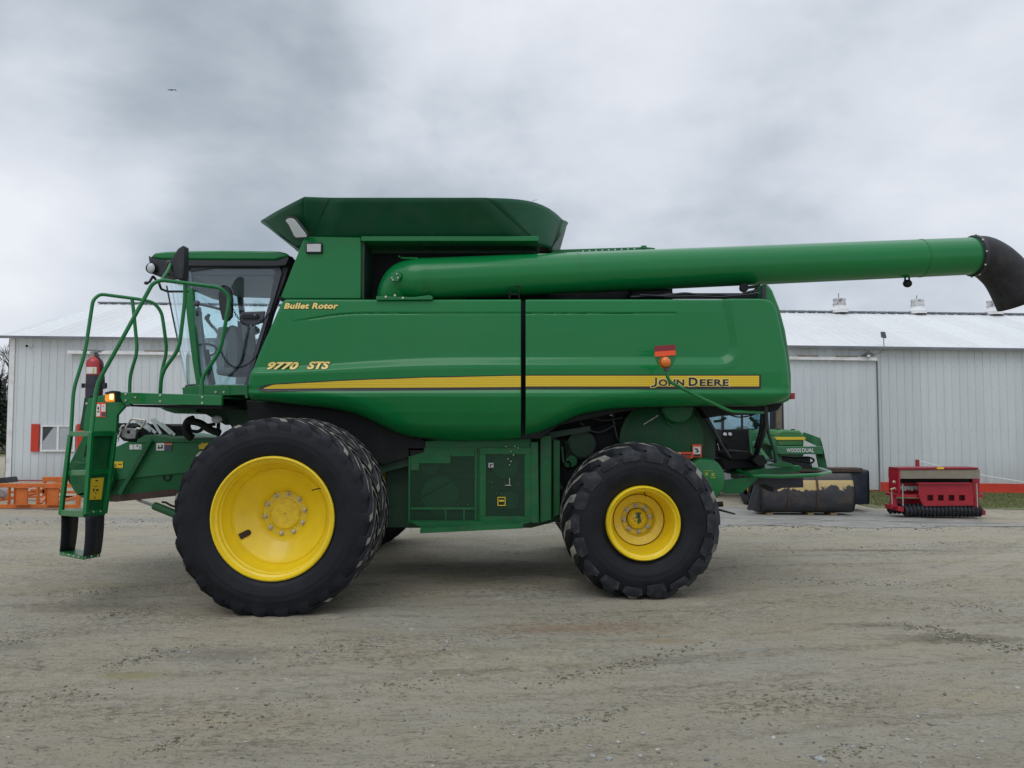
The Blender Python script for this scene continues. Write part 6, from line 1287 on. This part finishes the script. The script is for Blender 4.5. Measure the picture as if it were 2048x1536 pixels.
def peel_mat():
    m = mat('peeling_bucket_paint', (.035, .036, .042), .65, var=.3, vscale=5, dust=((.11, .075, .055), .7, 4)); nt = m.node_tree; L = nt.links.new; b = nt.nodes['Principled BSDF']
    old = b.inputs['Base Color'].links[0].from_socket
    g = N(nt, 'ShaderNodeNewGeometry'); sp = N(nt, 'ShaderNodeSeparateXYZ'); L(g.outputs['Position'], sp.inputs[0])
    n = N(nt, 'ShaderNodeTexNoise', inp={'Scale': 3.2, 'Detail': 9, 'Roughness': .7}); L(g.outputs['Position'], n.inputs['Vector'])
    z = N(nt, 'ShaderNodeMapRange', inp={1: .12, 2: .52, 3: -.42, 4: .30}); L(sp.outputs[2], z.inputs[0])
    a = N(nt, 'ShaderNodeMath', operation='ADD'); L(n.outputs[0], a.inputs[0]); L(z.outputs[0], a.inputs[1])
    st = N(nt, 'ShaderNodeMapRange', inp={1: .57, 2: .60}); L(a.outputs[0], st.inputs[0])
    lt = N(nt, 'ShaderNodeMath', operation='LESS_THAN', inp={1: .55}); L(sp.outputs[2], lt.inputs[0]); ml = N(nt, 'ShaderNodeMath', operation='MULTIPLY'); L(st.outputs[0], ml.inputs[0]); L(lt.outputs[0], ml.inputs[1])
    mx = N(nt, 'ShaderNodeMix', data_type='RGBA'); L(ml.outputs[0], mx.inputs[0]); L(old, mx.inputs[6]); mx.inputs[7].default_value = (.52, .39, .17, 1); L(mx.outputs[2], b.inputs['Base Color']); return m
xa, xb = X_at(1519, 16.1), X_at(1703, 16.1)
bk, pf_ = bucket('loader_bucket', xa, xb, 16.05, -.13, .66, .6, peel_mat(), 'round backed black bucket with peeling cream paint and two ribs on the concrete', (X_at(1576, 16.0), X_at(1634, 16.0)))
mb = MB(); mb.poly([P(1512, 962, 16.0), P(1520, 966, 16.0), P(1512, 1018, 16.0), P(1500, 1021, 16.0), P(1497, 1012, 16.0)], (0, .05, 0)); mb.cyl(P(1499, 1016, 15.98), P(1499, 1016, 16.1), .05, 12); part('tooth_arm', mb, 'black', bk)
mb = MB()
for a in (1540, 1622, 1668): q = P(a, 1024, 16.12); mb.box(q.x-.06, q.x+.06, 16.12, 16.5, -.20, -.13)
part('foot', mb, mat('wood_block', (.22, .16, .08), .9), bk)
bk2, _ = bucket('loader_bucket', X_at(1560, 16.95), X_at(1733, 16.95), 16.95, -.04, .70, .7, mat('blue_bucket_paint', (.012, .020, .036), .5, var=.2, vscale=4, dust=((.05, .05, .05), .5, 6)), 'dark blue bucket standing behind the round black bucket', boxy=True)
mb = MB(); mb.box(X_at(1560, 16.9), X_at(1722, 16.9), 16.88, 17.2, .66, .76); part('top_beam', mb, 'rust', bk2, bevel=.02)
# ------------------------------------------------------------------ red seeder with cultipacker rollers
sy = 15.75
sd_ = empty('seeder', P(1870, 1035, sy+.4), 'red seeder with tan metal hopper front and black toothed rollers, before the barn', 'seeder')
mb = MB(); mb.pp([(1797, 937), (1801, 937), (1801, 988), (1797, 988)], sy+.1, .42); ho = part('hopper_end', mb, 'red', sd_, bevel=.008)
mb = MB(); mb.pp([(1797, 935.5), (1957, 935), (1958, 939), (1797, 940)], sy+.08, .42); part('hopper_lid', mb, mat('lid_red', (.24, .010, .02), .6), sd_, bevel=.008)
mb = MB(); mb.pp([(1800, 940), (1960, 939.5), (1960, 957.5), (1800, 957.5)], sy+.1, .5); hp = part('hopper', mb, mat('tan_galvanised', (.26, .235, .18), .55, metal=.2, var=.12, vscale=5), sd_, bevel=.004)
mb = MB(); mb.pbox(1874, 934.5, 1888, 938.2, sy+.075, .01); part('decal', mb, 'yellow_dec', hp)
mb = MB(); mb.pp([(1800, 957), (1960, 957), (1957, 968), (1800, 968)], sy+.35, .3); part('seed_box', mb, 'blackm', sd_)
mb = MB(); mb.pp([(1944, 957), (1960, 957), (1958, 1012), (1950, 1012)], sy+.3, .3); mb.pbox(1783, 988, 1793, 1015, sy+.15, .06); part('leg', mb, 'red', sd_, bevel=.005)
mb = MB(); mb.pp([(1794, 989), (1838, 990), (1838, 995), (1794, 994)], sy+.05, .5); mb.pp([(1945, 989), (1968, 988), (1967, 995), (1945, 994)], sy+.05, .06); mb.pbox(1792, 997, 1945, 1008, sy+.4, .08); part('frame', mb, 'red', sd_, bevel=.004)
# step plate with four square holes
mb = MB(); hx = [(1854.5, 1866.5), (1875.5, 1887.5), (1897, 1909), (1918, 1930)]
xs_ = [1838] + [v for h in hx for v in h] + [1947]
for i in range(0, 10, 2): mb.pp([(xs_[i], 990), (xs_[i+1], 990), (xs_[i+1], 1001.5), (xs_[i], 1001.5)] if i else [(1838, 990), (xs_[1], 990), (xs_[1], 1001.5), (1841, 1001.5)], sy, .02)
mb.pp([(1836.5, 967), (1944, 966), (1947, 990), (1838, 990)], sy, .02); mb.pp([(1841, 1001.5), (1947.5, 1001.5), (1949, 1011), (1848, 1012)], sy, .02); mb.pp([(1836, 965.5), (1944, 965.5), (1944, 968), (1836, 968)], sy-.05, .08)
st_ = part('step_plate', mb, 'red', sd_)
mb = MB(); mb.pbox(1845, 985, 1940, 1006, sy+.1, .02); part('inner_panel', mb, mat('deep_red', (.12, .008, .01), .6), sd_)
def toothed_roller(x0, x1, y, z, R, nd, nm):
    mb = MB(); dx = (x1-x0)/nd
    for k in range(nd):
        xc = x0+dx*(k+.5); V = []; nt_ = 32
        ph = k*.1
        for (xx, rr_) in ((-.48*dx, R*.62), (-.12*dx, R*.9), (0, None), (.12*dx, R*.9), (.48*dx, R*.62)):
            for j in range(nt_):
                a = 2*PI*j/nt_+ph; r_ = rr_ if rr_ else R*(1.0 if j % 4 < 2 else .88); V.append((xc+xx, y+r_*math.cos(a), z+r_*math.sin(a)))
        mb.add(V, [(i*nt_+j, i*nt_+(j+1) % nt_, (i+1)*nt_+(j+1) % nt_, (i+1)*nt_+j) for i in range(4) for j in range(nt_)])
        mb.cyl((xc+dx*.1, y-R*.75, z+.02*math.sin(k)), (xc+dx*.1, y-R*.70, z), .012, 6)
    return part(nm, mb, 'black', sd_)
z0 = P(1880, 1035, sy).z
toothed_roller(X_at(1806, sy), X_at(1960, sy), sy+.08, z0+.125, .13, 20, 'roller'); toothed_roller(X_at(1776, sy+.4), X_at(1950, sy+.4), sy+.50, z0+.13, .125, 21, 'roller')
mb = MB(); mb.pp([(1796, 1013), (1808, 1014), (1808, 1024), (1796, 1022)], sy+.0, .55); mb.pp([(1950, 1006), (1966, 1018), (1972, 1022), (1971, 1030), (1962, 1031), (1950, 1020)], sy+.02, .06); mb.pp([(1783, 1008), (1794, 1008), (1796, 1016), (1781, 1016)], sy+.1, .1); part('roller_bracket', mb, 'red', sd_, bevel=.006)
mb = MB(); mb.ptube([(1805, 968), (1806, 1012)], sy+.0, .012, 0); mb.ptube([(1953, 967), (1955, 1014)], sy, .012, 0); mb.ptube([(1783, 986), (1784, 1008)], sy+.05, .012, 0); part('rod', mb, 'steel', sd_)
mb = MB(); mb.ball(P(1788, 964, sy+.08), .032); mb.ptube([(1781, 979), (1790, 976), (1791, 979)], sy+.05, .018, 0); mb.ptube([(1783, 978), (1784, 988)], sy+.03, .008, 0); part('crank', mb, mat('brass_crank', (.45, .36, .24), .4, metal=.5), sd_)
mb = MB()
for a in (1803, 1817, 1831): q = P(a, 976, sy+.2); mb.lathe([(.0, -.02), (.04, -.02), (.045, .05), (0, .05)], q, 14); mb.box(q.x+.03, q.x+.09, q.y-.03, q.y, q.z-.05, q.z+.04)
part('meter_unit', mb, 'zinc', sd_)
mb = MB(); mb.pp([(1800, 966), (1838, 966), (1838, 988), (1800, 988)], sy+.32, .1); part('backing_plate', mb, 'red', sd_)
# ------------------------------------------------------------------ red post, rope
po = MB(); a = P(1835, 934, 19); gzz = float(base_h(np.array([a.x]), np.array([19.0]))[0]); zt_ = P(1835, 919, 19).z; po.box(a.x-.035, a.x+.035, 18.96, 19.04, gzz-.05, zt_); o = part('post', po, 'red', bevel=.006, origin=(a.x, 19, gzz)); tag(o, 'short red post behind the seeder with a white rope tied to it', 'post')
rp_ = MB(); rp_.tube(fillet([P(1838, 922, 18.97), P(1880, 933, 18.97), P(1965, 951, 19.2), P(2048, 964, 19.4), P(2090, 978, 19.4)], .8, 8), .014, 6); o = part('rope', rp_, 'white'); tag(o, 'thin white rope sloping down from the red post in front of the barn wall', 'rope')
# ------------------------------------------------------------------ orange steel frames on the left
def oframe(label, Y, rects, bars=(), plates=(), nm='steel_frame'):
    e = empty(nm, P(70, 1017, Y), label, 'steel frame', 'orange steel frames by the barn'); e.location.z = 0; W[e.name] = Vector(e.location)
    mb = MB()
    for r_ in rects: mb.pbox(*r_[:4], Y + (r_[4] if len(r_) > 4 else 0), .07)
    part('frame', mb, 'orange', e, bevel=.006)
    if bars:
        mb = MB()
        for a, b in bars: mb.bar(P(*a), P(*b), .05)
        part('brace', mb, 'orange', e)
    for r_ in plates:
        mb = MB(); mb.pbox(*r_, Y-.05, .012); mb.pbox(r_[0]-2, r_[1]-2, r_[2]+2, r_[1], Y-.09, .1); mb.pbox(r_[0]-1, r_[3], r_[2]+1, r_[3]+1.5, Y-.08, .09); mb.pbox(r_[0], r_[1], r_[0]+1, r_[3], Y-.08, .03); mb.pbox(r_[2]-1, r_[1], r_[2], r_[3], Y-.08, .03)
        pl = part('fork_plate', mb, 'orange', e)
        mb = MB()
        for k in range(3): mb.ball(P(r_[0]+5+k*9, r_[1]-5, Y-.005), .010, n=5)
        part('bolt', mb, 'zinc', e)
    return e
f_1 = oframe('long low orange steel frame with square plates, nearest the ladder', 15.7, [(-70, 967, 158, 975), (-70, 1009, 158, 1016.5), (71, 975, 76, 1009), (151, 975, 159, 1009), (-30, 975, -22, 1009), (14, 975, 18, 1009)],
    bars=[((0, 1000, 15.8), (70, 988, 17.2)), ((80, 1008, 15.8), (100, 985, 16.8)), ((118, 1005, 15.8), (160, 992, 17.2)), ((-60, 1004, 15.8), (0, 990, 17.2))], plates=[(27, 976, 55, 1009), (90, 976, 117, 1009)])
f_2 = oframe('second orange steel frame lying behind the first one', 17.3, [(-70, 982, 165, 987), (-70, 992, 165, 996), (60, 978, 120, 984), (84, 954, 160, 963), (84, 963, 90, 992), (120, 992, 160, 1000)], bars=[((90, 972, 17.3), (125, 963, 17.0)), ((100, 978, 17.3), (160, 968, 17.3))])
for px in (105, 110): pass
mb = MB(); mb.poly([P(-14, 957, 16.6), P(10, 955, 16.6), P(14, 966, 16.6), P(-14, 967, 16.6)], (0, .4, 0)); o = part('plastic_bin', mb, 'black', bevel=.01, origin=P(0, 966, 16.8)); tag(o, 'black plastic bin on top of the orange frame at the left edge', 'bin')
mb = MB(); q = P(3, 985, 15.9); rb = random.Random(3)
mb.ball(q, .14, 1.0, .6, .75, 8); mb.v = [(v[0]+rb.uniform(-.025, .025), v[1]+rb.uniform(-.025, .025), v[2]+rb.uniform(-.025, .025)) for v in mb.v]; o = part('plastic_bag', mb, mat('crumpled_plastic', (.42, .42, .43), .35, var=.2, vscale=20), origin=q, fixn=True, ang=20); tag(o, 'crumpled pale plastic bag wedged in the orange frame', 'plastic bag')
# ------------------------------------------------------------------ bird
q = P(343, 180, 110); bd = MB()
bd.ball(q, .16, 1.5, .7, .6, 6); bd.poly([q+Vector((-.1, 0, .05)), q+Vector((-.45, .1, .16)), q+Vector((-.75, .2, .02)), q+Vector((-.4, .1, .02))], (0, .05, .03)); bd.poly([q+Vector((.1, 0, .05)), q+Vector((.45, .1, .14)), q+Vector((.7, .2, -.05)), q+Vector((.4, .1, .0))], (0, .05, .03))
o = part('bird', bd, 'blackm', origin=q); tag(o, 'small dark bird flying high against the clouds', 'bird')
